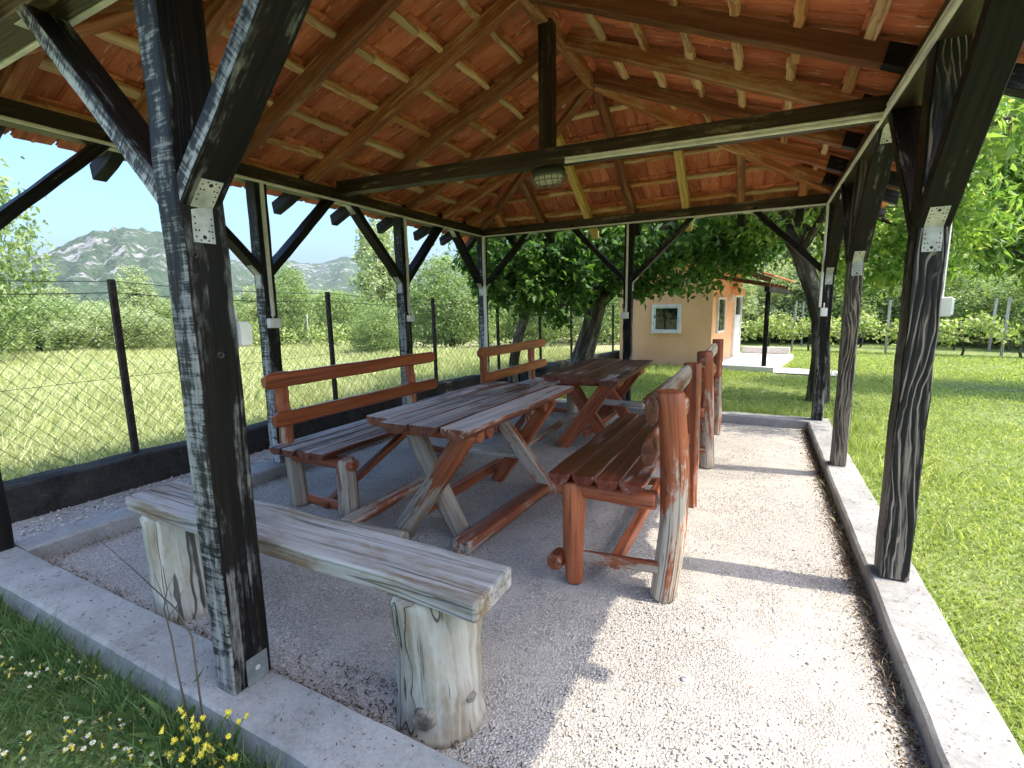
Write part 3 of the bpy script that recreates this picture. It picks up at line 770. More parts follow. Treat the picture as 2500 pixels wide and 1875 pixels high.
def slat_bench(dx, dy, label, ln, wear_leg):
    """bench with a backrest of two varnished slats, facing the table (+x)"""
    o = thing('slat_back_bench', (.85+dx, 2.0+dy, GZ), label, 'bench', 'benches with slat backs on the fence side')
    y0, y1 = 1.13, 1.13+ln
    mb = MB()
    for i in range(4):
        x = .615+.128*i
        half_plank(mb, (x+dx, y0+dy+RNG.uniform(-.02, .02), .335+RNG.normal(0, .002)), (x+dx, y1+dy+RNG.uniform(-.02, .02), .335+RNG.normal(0, .002)), .118, .05, wear=.06, seg=14, under=1)
    mb.build('seat', [M['top_worn'], M['red_edge']], o)
    for z, e0, e1 in ((.775, -.02, .0), (.512, .02, .01)):
        mb = MB(); mb.bar((.632+dx-(z-.4)*.06, y0-.02+dy+e0, z), (.632+dx-(z-.4)*.06, y1+.13+dy+e1, z), .048, .100, seg=16, jit=.0014, bev=.016, wear=-.05)
        # rounded ends
        n = 8
        k = len(mb.v[0]); P = mb.v[0].reshape(17, 8, 3)
        P[1] = P[0]+(P[1]-P[0])*.28; P[15] = P[16]+(P[15]-P[16])*.28
        for i in (0, 16): P[i, :, 2] = z + (P[i, :, 2]-z)*.62
        for yy in (1.25, y1-.18):
            for dz in (-.02, .022):
                c_ = (.632+dx-(z-.4)*.06+.0252, yy+dy+dz*.6, z+dz); disc(mb, c_, (1, 0, 0), .0055, 8, mat=1)
        mb.build('backrest_slat', [M['slat_red'], M['iron']], o)
    for yy in (1.25, y1-.18):
        mb = MB(); mb.log((.665+dx, yy+dy, GZ), (.625+dx, yy+dy, .30), .062, .055, wob=.04, wear=wear_leg+.1, wear1=wear_leg); mb.build('rear_leg', MW, o)
        mb = MB(); mb.bar((.585+dx, yy+dy, .25), (.562+dx, yy+dy, .825), .085, .07, up=(1, 0, 0), seg=8, jit=.003, bev=.02, wear=.06, wear1=-.08); mb.build('back_post', MW, o)
        mb = MB(); mb.log((1.125+dx, yy+.0+dy, GZ), (1.12+dx, yy+dy, .29), .066, .064, wob=.05, wear=wear_leg+.08, wear1=wear_leg-.1); mb.build('front_leg', MW, o)
        mb = MB(); mb.log((.60+dx, yy+dy, .255), (1.20+dx, yy+dy, .255), .048, .044, wob=.05, flat=.6, wear=-.05); mb.build('bearer', MW, o)
        mb = MB(); mb.bar((.70+dx, yy+.03+dy, -.055), (1.09+dx, yy+.03+dy, -.065), .03, .055, seg=4, jit=.001, wear=-.12); mb.build('cross_rail', MW, o)
    mb = MB(); mb.bar((.90+dx, y0+.12+dy, -.075), (.90+dx, y0+ln*.62+dy, .25), .055, .045, seg=5, jit=.001, wear=-.16); mb.build('diagonal_strut', M['red_worn'], o)
    return o
slat_bench(0, 0, 'near slat-back bench on the fence side with grey plank seat and orange-brown slats', 1.66, .14)
slat_bench(.28, 2.24, 'far slat-back bench on the fence side in front of the back corner post', 1.50, .05)

def log_bench(dy, label, square, wear):
    """bench with chunky log back, seen from behind on the open side"""
    o = thing('log_back_bench', (2.9, 1.8+dy, GZ), label, 'bench', 'log-back benches on the open side')
    y0, y1 = 1.08+dy, 2.50+dy
    mb = MB()
    for i in range(4):
        x = 2.652+.112*i
        half_plank(mb, (x, y0+RNG.uniform(-.012, .012), .462+RNG.normal(0, .002)), (x, y1+RNG.uniform(-.015, .015), .462+RNG.normal(0, .002)), .104, .05, wear=-.02, wear1=.03, seg=12)
    mb.build('seat', M['red_dark'], o)
    for k, yy in enumerate((1.205+dy, 2.36+dy)):
        mb = MB()
        if square and k == 1 or (not square and k == 1):
            mb.bar((3.085, yy, GZ), (3.07, yy, .855 if not square else .885), .10, .11, up=(0, 1, 0), seg=10, jit=.003, bev=.02, wear=wear+.03, wear1=wear-.08)
        else:
            mb.log((3.115, yy, GZ), (3.115 if not square else 3.06, yy, .86), .060, .060, seg=12, wob=.045, wear=wear+.14, wear1=wear-.12, bend=.012)
        mb.build('rear_post', MW, o)
        mb = MB(); mb.log((2.705, yy-.05, GZ), (2.70, yy-.05, .415), .042, .058, wob=.05, wear=wear-.05, wear1=-.12); mb.build('front_leg', MW, o)
        mb = MB(); mb.bar((2.72, yy-.04, .035), (3.10, yy-.04, .06), .03, .052, seg=4, jit=.0012, wear=.02); mb.build('side_stretcher', MW, o)
        mb = MB(); mb.log((2.62, yy-.03, .372), (3.08, yy-.03, .372), .046, .046, wob=.04, flat=.7, wear=-.1); mb.build('bearer', MW, o)
    mb = MB(); mb.log((2.62, y0+.02, .0), (2.62, y0+.12, .0), .04, .04, wob=.05, wear=-.1); mb.build('stretcher_end', MW, o)
    mb = MB(); mb.log((3.052, y0+.06, .772), (3.046, y1-.04, .785), .062, .068, seg=14, wob=.05, sq=.48, wear=wear+.10, bend=.006, cap=1); mb.build('back_log', [MW, M['red_edge']], o)
    mb = MB(); mb.log((3.04, y0+.07, .585), (3.04, y1-.06, .585), .066, .07, seg=14, wob=.06, sq=.45, wear=wear-.04, cap=1); mb.build('back_log', [MW, M['red_edge']], o)
    mb = MB(); mb.bar((2.90, 1.17+dy, .035), (2.90, 2.32+dy, .035), .045, .06, seg=6, jit=.001, wear=-.05); mb.build('long_stretcher', MW, o)
    return o
M['red_dark'] = wood('dark_red_stain', ((.11, .021, .013), (.25, .058, .032)), ((.25, .18, .14), (.42, .34, .29)), -.10, .38, .5, crack=.6)
log_bench(0, 'near log-back bench with dark red plank seat on the open sunny side', False, .02)
log_bench(2.03, 'far log-back bench on the open side, behind the near one', True, .04)

# plank bench on two stumps in front
pb = thing('plank_bench', (1.9, .2, GZ), 'weathered grey plank bench resting on two log stumps in front', 'bench')
mb = MB(); half_plank(mb, (1.0, .205, .43), (2.80, .215, .425), .225, .062, wear=.0, seg=26, round_=False, wav=.010); mb.build('seat', M['plank_grey'] if 'plank_grey' in M else M['grey_wood'], pb)
mb = MB(); mb.log((1.19, .235, GZ-.01), (1.18, .225, .368), .150, .145, seg=10, side=22, wob=.035, flare=.25); mb.build('stump', M['stump_wood'], pb)
mb = MB(); mb.log((2.572, .235, GZ-.01), (2.556, .225, .363), .143, .140, seg=14, side=24, wob=.05, flare=.32, bend=.006)
st2 = mb.build('stump', M['stump_wood'], pb)
def knot(c, nv, r, parent):
    mb = MB()
    c = V(*c); nv = nrm(V(*nv))
    mb.log(c-nv*.03, c+nv*.004, r*1.0, r*.97, seg=2, side=16, wob=.03); mb.build('knot', M['knot'], parent)
M['knot'] = wood('knot_wood', ((.08, .06, .04), (.17, .135, .095)), ((.16, .135, .105), (.27, .24, .19)), 0, .8, .2, fine=.6)
dv = nrm(V(3.2-2.575, -.92-.235, 0))
knot(V(2.575, .235, -.01)+nrm(V(.22, -1, 0))*.1445, (.22, -1, 0), .038, st2)
knot(V(2.575, .235, .03)+nrm(V(1, -.25, 0))*.142, (1, -.25, 0), .020, st2)
# ------------------------------------------------------------------ hut with a porch
HC = V(2.5, 10.5, 0); HE = V(-.988, .156, 0); HG = V(.156, .988, 0)
hut = thing('hut', (1.7, 12, LZ), 'small peach rendered hut with a white framed window and a tiled porch', 'hut')
def hp(s, g, z): return HC + HE*s + HG*g + V(0, 0, z)
HW, HD, HT = 2.13, 3.0, 2.02
mb = MB()
ridge_s = .75
def hexa(mb, pts, mat=0):
    mb.add(pts, [(0, 3, 2, 1), (4, 5, 6, 7), (0, 1, 5, 4), (1, 2, 6, 5), (2, 3, 7, 6), (3, 0, 4, 7)], mat=mat)
hexa(mb, [hp(0, 0, LZ-.1), hp(HW, 0, LZ-.1), hp(HW, HD, LZ-.1), hp(0, HD, LZ-.1), hp(0, 0, HT), hp(HW, 0, HT), hp(HW, HD, HT), hp(0, HD, HT)])
mb.add([hp(0, 0, HT+.002), hp(HW, 0, HT+.002), hp(ridge_s, 0, HT+.42), hp(0, HD, HT+.002), hp(HW, HD, HT+.002), hp(ridge_s, HD, HT+.42)], [(0, 2, 1), (3, 4, 5), (0, 3, 5, 2), (2, 5, 4, 1), (0, 1, 4, 3)])
mb.build('wall', M['peach'], hut)
def tiled_plane(parent, s0, z0, s1, z1, g0, g1, name='roof'):
    mb = MB(); n = 8; k = int((g1-g0)/.22)
    for i in range(n):
        for j in range(k):
            a, b = i/n, (i+1.12)/n
            ga = g0+(g1-g0)*j/k; gb = g0+(g1-g0)*(j+.96)/k
            pz = lambda t, l: z0+(z1-z0)*t+l
            A = [hp(s0+(s1-s0)*a, ga, pz(a, .03)), hp(s0+(s1-s0)*a, gb, pz(a, .03)), hp(s0+(s1-s0)*b, gb, pz(b, .055)), hp(s0+(s1-s0)*b, ga, pz(b, .055))]
            A = [A[0]+V(0, 0, -.02), A[1]+V(0, 0, -.02), A[2]+V(0, 0, -.02), A[3]+V(0, 0, -.02)]+A
            hexa(mb, A)
    return mb.build(name, M['tile'], parent)
tiled_plane(hut, ridge_s, HT+.47, -1.17, 1.76, -.35, HD+.2)
tiled_plane(hut, ridge_s, HT+.47, HW+.25, HT-.02, -.35, HD+.2)
mb = MB(); mb.bar(hp(ridge_s-.1, -.33, HT+.40), hp(-1.15, -.33, 1.705), .035, .10, seg=3); mb.build('barge_board', M['rafter_dark'], hut)
mb = MB(); mb.bar(hp(ridge_s+.1, -.33, HT+.38), hp(HW+.22, -.33, HT-.08), .035, .10, seg=3); mb.build('barge_board', M['rafter_dark'], hut)
for g in (-.1, .45, 1.0, 1.55, 2.1, 2.65):
    mb = MB(); mb.bar(hp(.0, g, 1.86), hp(-1.10, g, 1.625), .06, .08); mb.build('porch_rafter', M['rafter_dark'], hut)
mb = MB(); mb.bar(hp(-1.08, -.3, 1.54), hp(-1.08, HD, 1.54), .09, .10, seg=3); mb.build('porch_beam', M['black_post'], hut)
for g in (-.05,):
    mb = MB(); mb.bar(hp(-1.07, g, -.02), hp(-1.07, g, 1.49), .09, .09, up=(0, 1, 0), seg=6, jit=.001, wear=.05); mb.build('porch_post', M['black_post'], hut)
mb = MB(); hexa(mb, [hp(.02, -.25, LZ-.1), hp(.02, HD, LZ-.1), hp(-1.28, HD, LZ-.1), hp(-1.28, -.25, LZ-.1), hp(.02, -.25, -.02), hp(.02, HD, -.02), hp(-1.28, HD, -.02), hp(-1.28, -.25, -.02)][::-1]); mb.build('porch_floor', M['slab'], hut)
mb = MB(); mb.bar(hp(-.1, HD-.1, .07), hp(-1.2, HD-.1, .07), .1, .17, seg=3); mb.build('porch_sill', M['slab'], hut)
# window on the gable wall
wn = MB()
ws0, ws1, wz0, wz1 = .66, 1.33, .625, 1.275
def frame_rect(mb, A, s0, s1, z0, z1, b, d, y):
    """four rails around a rectangle; A(s,z,depth)->point"""
    for (a, b_) in (((s0, z0+b/2), (s1, z0+b/2)), ((s0, z1-b/2), (s1, z1-b/2))):
        mb.bar(A(a[0], a[1], y), A(b_[0], b_[1], y), d, b, bev=.004)
    for s in (s0+b/2, s1-b/2):
        mb.bar(A(s, z0+b, y), A(s, z1-b, y), d, b, up=tuple(HE), bev=.004)
Aw = lambda s, z, y: hp(s, -y, z)
frame_rect(wn, Aw, ws0, ws1, wz0, wz1, .045, .05, .02)
frame_rect(wn, Aw, ws0+.052, ws1-.052, wz0+.052, wz1-.052, .03, .04, .015)
wno = wn.build('window', M['white_paint'], hut)
mb = MB(); mb.bar(Aw(ws0+.05, (wz0+wz1)/2, .008), Aw(ws1-.05, (wz0+wz1)/2, .008), .012, wz1-wz0-.12, bev=.001); mb.build('pane', M['pane'], wno)
# narrow side window and door on the porch side
As = lambda g, z, y: hp(-y, g, z)
def side_frame(mb, g0, g1, z0, z1, b, d, y):
    for z in (z0+b/2, z1-b/2): mb.bar(As(g0, z, y), As(g1, z, y), d, b, bev=.004)
    for g in (g0+b/2, g1-b/2): mb.bar(As(g, z0+b, y), As(g, z1-b, y), d, b, up=tuple(HG), bev=.004)
mb = MB(); side_frame(mb, .35, 1.05, .62, 1.42, .05, .05, .02); wo = mb.build('window', M['white_paint'], hut)
mb = MB(); mb.bar(As(.4, 1.02, .008), As(1.0, 1.02, .008), .012, .7); mb.build('pane', M['pane'], wo)
mb = MB(); side_frame(mb, 1.95, 2.75, -.02, 1.50, .06, .07, .03); do = mb.build('door', M['white_paint'], hut)
mb = MB(); mb.bar(As(2.01, .5, .02), As(2.69, .5, .02), .04, .98); mb.build('door_panel', M['white_paint'], do)
mb = MB(); mb.bar(As(2.01, 1.22, .015), As(2.69, 1.22, .015), .02, .44); mb.build('pane', M['pane'], do)
mb = MB(); mb.log(As(1.45, 1.50, .07), As(1.45, 1.32, .07), .04, .055, seg=3, wob=.01); mb.build('porch_lamp', M['white_paint'], hut)
mb = MB(); mb.bar(As(1.7, 1.56, .10), As(2.4, 1.56, .10), .2, .16); mb.build('meter_cupboard', M['peach'], hut)
# pale path from the porch
tag(MB().add([hp(-1.3, -.3, LZ+.022), hp(-1.3, .6, LZ+.022), hp(-2.5, .5, LZ+.022), hp(-2.5, -.35, LZ+.022)], [(0, 1, 2, 3)]).build('path', M['slab']), kind='structure')

# ------------------------------------------------------------------ fence
fn = thing('chain_link_fence', (-.93, 2, .13), 'chain-link fence on dark iron posts along the dry field', 'fence')
py = [-2.9, -1.02, 1.02, 3.085, 5.05, 6.55, 7.83, 9.0, 9.97, 10.99]
for i, y in enumerate(py):
    mb = MB(); x = fx(y); tz = 1.49 - .02*max(0, y-1)
    mb.bar((x+RNG.normal(0, .004), y, .1), (x-.02+RNG.normal(0, .006), y+RNG.normal(0, .01), tz), .042, .042, up=(0, 1, 0), bev=.003, seg=3, jit=.0008)
    mb.build('post', M['iron'], fn)
S0, S1 = -3.0, 11.2
def fpt(s, z, o=0.0):
    # s runs with y; sag of the top edge between the posts
    return V(fx(s)+.028+o, s, z)
mb = MB(); zb, ztop = .135, 1.385; pitch = .092; H_ = ztop-zb
k0 = int((S0-H_)/pitch); k1 = int((S1+H_)/pitch)
for dirn in (1, -1):
    for k in range(k0, k1):
        s = k*pitch if dirn == 1 else k*pitch
        pts = []
        for t in np.linspace(0, 1, 8):
            ss = s + dirn*t*H_*.82
            if S0 <= ss <= S1:
                sag = .03*math.sin(ss*3.1)*t
                pts.append(fpt(ss, zb+t*H_-.018*t*abs(math.sin((ss-1.02)*math.pi/2.05))+.004*math.sin(ss*13), .003*dirn+.012*math.sin(ss*2.3+t*4)))
        if len(pts) > 1: mb.tube(pts, .0017, side=3, smooth=False)
mb.build('wire_mesh', M['wire'], fn)
for z, r in ((1.39, .003), (1.475, .0026), (.75, .0018), (.14, .002)):
    for a, b in zip(py[:-1], py[1:]):
        mb = MB(); dz = -.02*max(0, a-1)*(1 if z > 1 else 0); dz2 = -.02*max(0, b-1)*(1 if z > 1 else 0)
        pts = [V(fx(a+(b-a)*t)+.022, a+(b-a)*t, z+dz+(dz2-dz)*t-.03*math.sin(math.pi*t)*(1 if z > 1 else .2)) for t in np.linspace(0, 1, 9)]
        mb.tube(pts, r, side=4)
        if z > 1.4:
            for t in np.linspace(.06, .94, 15):
                p = pts[0]+(pts[-1]-pts[0])*t-V(0, 0, .03*math.sin(math.pi*t)); q = RNG.normal(0, 1, 3); q = nrm(q)*.016
                mb.tube([p-q, p+q], .0016, side=3)
        mb.build('strand_wire', M['wire'], fn)

# ------------------------------------------------------------------ foliage helpers
def leaf_quads(cen, size, rng, droop=.5, aspect=.5, var=.35):
    n = len(cen)
    d = rng.normal(0, 1, (n, 3)); d[:, 2] = d[:, 2]*.55-droop; d /= np.linalg.norm(d, axis=1)[:, None]
    r = rng.normal(0, 1, (n, 3)); sd = np.cross(d, r); sd /= np.linalg.norm(sd, axis=1)[:, None]+1e-9
    nv = np.cross(sd, d)
    s = size*(1+rng.uniform(-var, var, n))[:, None]
    w = s*aspect*.5
    P = np.stack([cen, cen+d*s*.45+sd*w+nv*w*.35, cen+d*s-nv*s*.12, cen+d*s*.45-sd*w+nv*w*.35], 1)
    return P.reshape(-1, 3)
def blob_points(blobs, n, rng, clump=.17, shell=.55):
    out = []; vol = np.array([b[3]*b[4]*b[5] for b in blobs]); cnt = np.maximum(40, (n*vol**.8/(vol**.8).sum())).astype(int)
    for (x, y, z, rx, ry, rz), c in zip(blobs, cnt):
        m = max(6, int(c/26))
        d = rng.normal(0, 1, (m, 3)); d /= np.linalg.norm(d, axis=1)[:, None]
        rr = rng.uniform(0, 1, m)**(1/3)*(1-shell)+shell*rng.uniform(.75, 1.08, m)
        cc = d*rr[:, None]
        i = rng.integers(0, m, c)
        sg = clump*rng.uniform(.5, 1.3, m)[i]
        p = cc[i] + rng.normal(0, 1, (c, 3))*sg[:, None]
        out.append(p*np.array([rx, ry, rz])+np.array([x, y, z]))
    return np.concatenate(out)
def foliage(name, cen, size, mat, parent, rng, droop=.5, aspect=.5):
    q = leaf_quads(cen, size, rng, droop, aspect)
    rn = np.repeat(np.clip(rng.normal(.5, .25, len(cen)), 0, 1), 4)
    return raw_mesh(name, q, len(cen), 4, mat, rn, parent)
def branch_pts(a, b, n=5, wob=.08, sagv=.0):
    a = V(*a); b = V(*b); ln = np.linalg.norm(b-a)
    return [a+(b-a)*t+RNG.normal(0, wob*ln*.35, 3)*(0 if t in (0, 1) else 1)+V(0, 0, sagv*ln*math.sin(math.pi*t)) for t in np.linspace(0, 1, n)]
def tree(name, label, trunk_pts, trunk_r, blobs, n, size, mat, cat='tree', group=None, seed=1, droop=.5, aspect=.5, clump=.17, shell=.5, limbs=True, side=12):
    rng = np.random.default_rng(seed)
    o = thing(name, tuple(trunk_pts[0]), label, cat, group)
    mb = MB()
    mb.tube(trunk_pts, trunk_r, side=side, wob=.06)
    if limbs:
        top = V(*trunk_pts[-1])
        for b in blobs:
            e = V(*b[:3]); st = V(*trunk_pts[-1 if RNG.uniform() < .6 or len(trunk_pts) < 3 else -2])
            r = trunk_r[-1]*.75
            pts = branch_pts(st, e, 5, .10, .06)
            mb.tube(pts, list(np.linspace(r, r*.25, 5)), side=7, wob=.05)
            for k in range(3):
                d = nrm(rng.normal(0, 1, 3)); tip = e + d*V(*b[3:6])*.85
                mb.tube(branch_pts(pts[2+k % 3 if 2+k % 3 < 5 else 4], tip, 4, .12), list(np.linspace(r*.4, r*.08, 4)), side=5)
    mb.build('trunk', M['bark'], o)
    foliage('crown', blob_points(blobs, n, rng, clump, shell), size, mat, o, rng, droop, aspect)
    return o
CAM = V(3.448, -.922, 1.2136)
def pol(az, d, z=LZ): a = math.radians(az); return V(CAM[0]+math.sin(a)*d, CAM[1]+math.cos(a)*d, z)

# two walnut trees just behind the pavilion
tree('walnut_tree', 'shady broad-leaved tree with a stout leaning trunk behind the back beam, beside the hut',
     [(.42, 7.75, -.2), (.50, 7.72, .3), (.66, 7.66, .75), (.80, 7.6, 1.25), (.83, 7.55, 1.75)], [.24, .20, .18, .17, .15],
     [(.9, 7.4, 2.4, 1.3, 1.3, .8), (2.1, 7.5, 2.2, 1.1, 1.2, .75), (3.0, 7.9, 2.35, .9, .9, .6), (.2, 6.7, 2.2, .9, .8, .8), (1.2, 6.5, 2.3, .9, .6, .55), (1.4, 8.2, 2.9, 1.7, 1.3, .8), (1.55, 7.1, 1.75, .8, .7, .35), (.3, 7.3, 1.4, .45, .6, .45), (2.4, 6.6, 2.5, .8, .6, .45), (-.1, 8.3, 1.5, .55, .5, .7), (3.35, 8.3, 2.35, .75, .7, .42), (2.75, 8.2, 2.15, .6, .6, .35), (3.7, 8.6, 2.7, .8, .7, .5), (1.9, 8.1, 2.25, .7, .6, .35)],
     14500, .125, M['leaf_dark'], seed=3, aspect=.55, droop=.7, group=None)
tree('walnut_tree', 'dark broad-leaved tree with a thin crooked trunk behind the far slat-back bench',
     [(-.22, 6.25, -.2), (-.20, 6.25, .35), (-.10, 6.22, .75), (.03, 6.2, 1.05), (.12, 6.15, 1.4)], [.10, .085, .08, .075, .07],
     [(.1, 6.0, 2.0, .9, .55, .7), (-.3, 6.1, 2.3, .8, .6, .6), (.7, 6.0, 1.75, .6, .45, .5), (.25, 5.75, 1.5, .5, .35, .45), (-.25, 5.62, 1.75, .35, .4, .4), (.9, 6.3, 2.3, .8, .6, .5), (-.05, 5.3, 1.72, .22, .22, .3)],
     6800, .12, M['leaf_dark'], seed=5, aspect=.55, droop=.75)
# cherry trees at the right
tree('cherry_tree', 'spreading broad-leaved tree with a forked trunk right behind the back right corner post',
     [(4.22, 6.95, -.25), (4.21, 6.93, .5), (4.17, 6.92, 1.0), (4.06, 6.9, 1.4), (3.86, 6.9, 1.9), (3.6, 6.9, 2.4)], [.14, .115, .11, .11, .095, .075],
     [(3.7, 6.9, 2.9, 1.0, .9, .7), (4.9, 7.1, 2.5, .9, .8, .7), (5.5, 7.0, 2.1, .6, .6, .5), (4.6, 7.4, 1.8, .6, .6, .4), (5.2, 6.2, 3.3, 1.2, .7, .6), (3.1, 7.3, 3.0, 1.0, .8, .5), (4.4, 5.9, 2.95, .8, .5, .4), (5.3, 5.08, 2.8, .55, .28, .28)],
     12500, .13, M['leaf_mid'], seed=8, aspect=.36, droop=.9, clump=.22)
tree('cherry_tree', 'bright tree with long drooping leaves hanging at the right edge over the lawn',
     [(10.4, 9.2, -.25), (10.3, 9.2, .6), (10.2, 9.2, 1.5), (10.0, 9.2, 2.2)], [.20, .16, .14, .12],
     [(7.1, 9.0, 2.6, 1.0, .8, .9), (8.0, 9.3, 2.0, .9, .8, .8), (7.6, 9.6, 3.6, 1.4, 1.0, .9), (6.6, 9.3, 3.5, .8, .7, .7), (9.4, 9.4, 2.9, 1.2, 1.0, 1.2), (7.3, 8.6, 1.7, .5, .45, .4), (6.5, 8.6, 1.95, .4, .4, .35)],
     19000, .15, M['leaf_mid'], seed=18, aspect=.34, droop=1.1, clump=.22)

# bushes, trees beyond the field: three kinds, copied
def bush_proto(name, label, seed, mat, n, size, shape, cat='bush'):
    rng = np.random.default_rng(seed)
    if shape == 'tall': blobs = [(0, 0, .62, .28, .28, .30), (.08, .05, .9, .2, .2, .28), (-.12, .05, .42, .26, .26, .24), (.16, -.06, .5, .24, .24, .24), (-.04, 0, .22, .28, .28, .2)]
    elif shape == 'wide': blobs = [(0, 0, .5, .5, .42, .42), (.42, .05, .40, .34, .34, .32), (-.42, 0, .38, .36, .34, .32), (.15, -.2, .72, .3, .3, .24), (-.2, .1, .68, .32, .3, .26), (.0, -.3, .25, .5, .3, .25)]
    else: blobs = [(0, 0, .55, .44, .44, .42), (.22, -.1, .42, .34, .34, .34), (-.24, .05, .40, .34, .34, .34), (.0, -.12, .8, .26, .26, .2), (0, 0, .2, .46, .4, .2)]
    return tree(name, label, [(0, 0, -.05), (.01, 0, .2), (0, .01, .5)], [.03, .025, .018], blobs, n, size, mat, cat=cat, seed=seed, clump=.13, shell=.45, side=6)
PROT = {}
def place(kind, az, dist, h, wide, label, name=None, group=None, rz=None, z=LZ):
    if kind not in PROT:
        nm, mat, n, size, shape = {'tall': ('tree', 'leaf_pale', 9000, .038, 'tall'), 'wide': ('bush', 'leaf_bush', 11000, .036, 'wide'), 'round': ('tree', 'leaf_bush', 12000, .036, 'round'), 'palew': ('bush', 'leaf_pale', 11000, .038, 'wide'), 'green': ('tree', 'leaf_bush', 16000, .032, 'round')}[kind]
        o = bush_proto(name or nm, label, len(PROT)+40, M[mat], n, size, shape, nm)
        PROT[kind] = o
    else:
        s = PROT[kind]
        o = s.copy(); C.objects.link(o)
        for c in list(s.children):
            d = c.copy(); C.objects.link(d); d.parent = o
    o.location = pol(az, dist, z); o.scale = (wide, wide, h); o.rotation_euler.z = random.uniform(0, 6.28) if rz is None else rz
    o['label'] = label
    if name: o.name = name
    if group: o['group'] = group
    elif 'group' in o: del o['group']
    return o
place('green', -77.9, 19, 6.5, 4.7, 'big bright green tree at the left edge beyond the fence, against the sky', 'tree')
place('wide', -71.5, 25, 2.1, 3.6, 'low green bush at the foot of the big tree at the left edge', 'bush')
place('palew', -66, 23, 1.7, 3.0, 'pale scrub bush at the left end of the field, under the mountain', 'bush')
place('green', -58.5, 22, 2.2, 2.6, 'green bush right beside the big near post, below the mountain slope', 'bush')
place('green', -51.8, 22, 3.1, 2.2, 'bright upright young tree left of the second fence post', 'tree')
place('tall', -41.5, 27, 5.6, 5.0, 'tall wispy pale tree beyond the field, highest against the sky', 'tree')
place('wide', -46.3, 24, 2.4, 3.6, 'green bush behind the second fence post', 'bush')
place('green', -42.8, 15.5, 1.45, 1.7, 'dense green bush close behind the near bench backrest, beyond the fence', 'bush')
place('green', -34.2, 17, 3.0, 3.4, 'rounded leafy green tree left of the shady trees, beyond the fence', 'tree')
place('round', -28.5, 25, 3.6, 3.4, 'green tree seen between the far bench and the thin trunk', 'tree')
place('green', -24.5, 18, 2.6, 2.4, 'leafy tree seen between the two shady trunks', 'tree')
place('wide', -17.5, 20, 3.2, 3.4, 'green bush seen between the stout trunk and the hut', 'bush')
# loose scrub bands
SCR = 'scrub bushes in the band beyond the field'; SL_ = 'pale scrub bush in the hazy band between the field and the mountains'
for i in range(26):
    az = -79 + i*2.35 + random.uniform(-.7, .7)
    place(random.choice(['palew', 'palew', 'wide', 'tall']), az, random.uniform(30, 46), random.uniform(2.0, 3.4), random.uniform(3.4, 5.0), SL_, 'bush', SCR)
WOOD = 'wood edge trees behind the vineyard'; WL_ = 'green tree in the wood edge behind the vineyard at the right'
for i in range(17):
    az = -12 + i*2.3 + random.uniform(-.5, .5)
    place(random.choice(['green', 'palew', 'round', 'green']), az, random.uniform(23, 29), random.uniform(4.2, 6.6), random.uniform(3.4, 4.6), WL_, 'tree', WOOD)
for i in range(9):
    place(random.choice(['wide', 'palew', 'green']), -10+i*4.0, random.uniform(20, 22), random.uniform(2.2, 3.2), random.uniform(2.6, 3.6), 'leafy bush along the back of the vineyard at the right', 'bush', 'bushes behind the vineyard')

# vineyard rows
def vine_row(p0, p1, h, label, group, seed, n, lo=.40, step=2.2, size=.11, sh=1.45):
    rng = np.random.default_rng(seed); p0 = V(*p0, LZ); p1 = V(*p1, LZ); ln = np.linalg.norm(p1-p0); d = (p1-p0)/ln
    o = thing('vine_row', tuple(p0), label, 'vine row', group)
    k = int(ln/step)
    for i in range(k+1):
        p = p0+d*i*step+rng.normal(0, .04, 3)*V(1, 1, 0)
        mb = MB(); mb.bar(p-V(0, 0, .1), p+V(rng.normal(0, .03), 0, min(sh, h*1.55)), .05, .05, up=(0, 1, 0), wear=.1); mb.build('stake', M['grey_wood'], o)
    for i in range(int(ln/1.1)):
        p = p0+d*(i*1.1+.4)
        q = p+V(rng.normal(0, .06), 0, lo+.1)
        mb = MB(); mb.tube([p-V(0, 0, .1), p+V(rng.normal(0, .05), rng.normal(0, .03), lo*.4), q, q+d*rng.choice([-.5, .5])+V(0, 0, .15)], [.035, .028, .022, .012], side=5)
        mb.build('vine_stem', M['bark'], o)
    s = rng.uniform(0, ln, n); zz = lo + (h-lo)*rng.beta(1.6, 1.6, n); gap = .75+.25*np.sin(s*2.9+seed)+.2*np.sin(s*7.1)
    keep = rng.uniform(0, 1, n) < gap
    s, zz = s[keep], zz[keep]
    c = p0[None]+d[None]*s[:, None]; c[:, 2] = LZ+zz+.12*np.sin(s*5.3)+rng.normal(0, .05, len(s)); nn = V(-d[1], d[0], 0)
    c += nn[None]*rng.normal(0, .14, len(s))[:, None]
    foliage('vine_leaves', c, size, M['leaf_vine'], o, rng, .5, .8)
ROW = ['nearest', 'second', 'third', 'farthest']
for i in range(4):
    vine_row((2.2+i*.4, 16.2+i*2.0), (17+i*2, 13.4+i*2.0), .98, ['front row of trellised vines on grey stakes behind the right lawn', 'second row of trellised vines behind the right lawn', 'third row of trellised vines behind the right lawn', 'rearmost row of trellised vines, under the wood edge'][i], 'vine rows behind the right lawn', 60+i, 5200)
for i in range(4):
    vine_row((-14-i*.8, 10.6+i*1.7), (.2-i*.4, 17.6+i*1.7), .85, ['front low row of yellowish vines beyond the back fence', 'second low row of yellowish vines beyond the back fence', 'third low row of yellowish vines beyond the back fence', 'rearmost low row of yellowish vines beyond the back fence'][i], 'low vine rows beyond the back fence', 80+i, 4200, lo=.08, step=2.6)
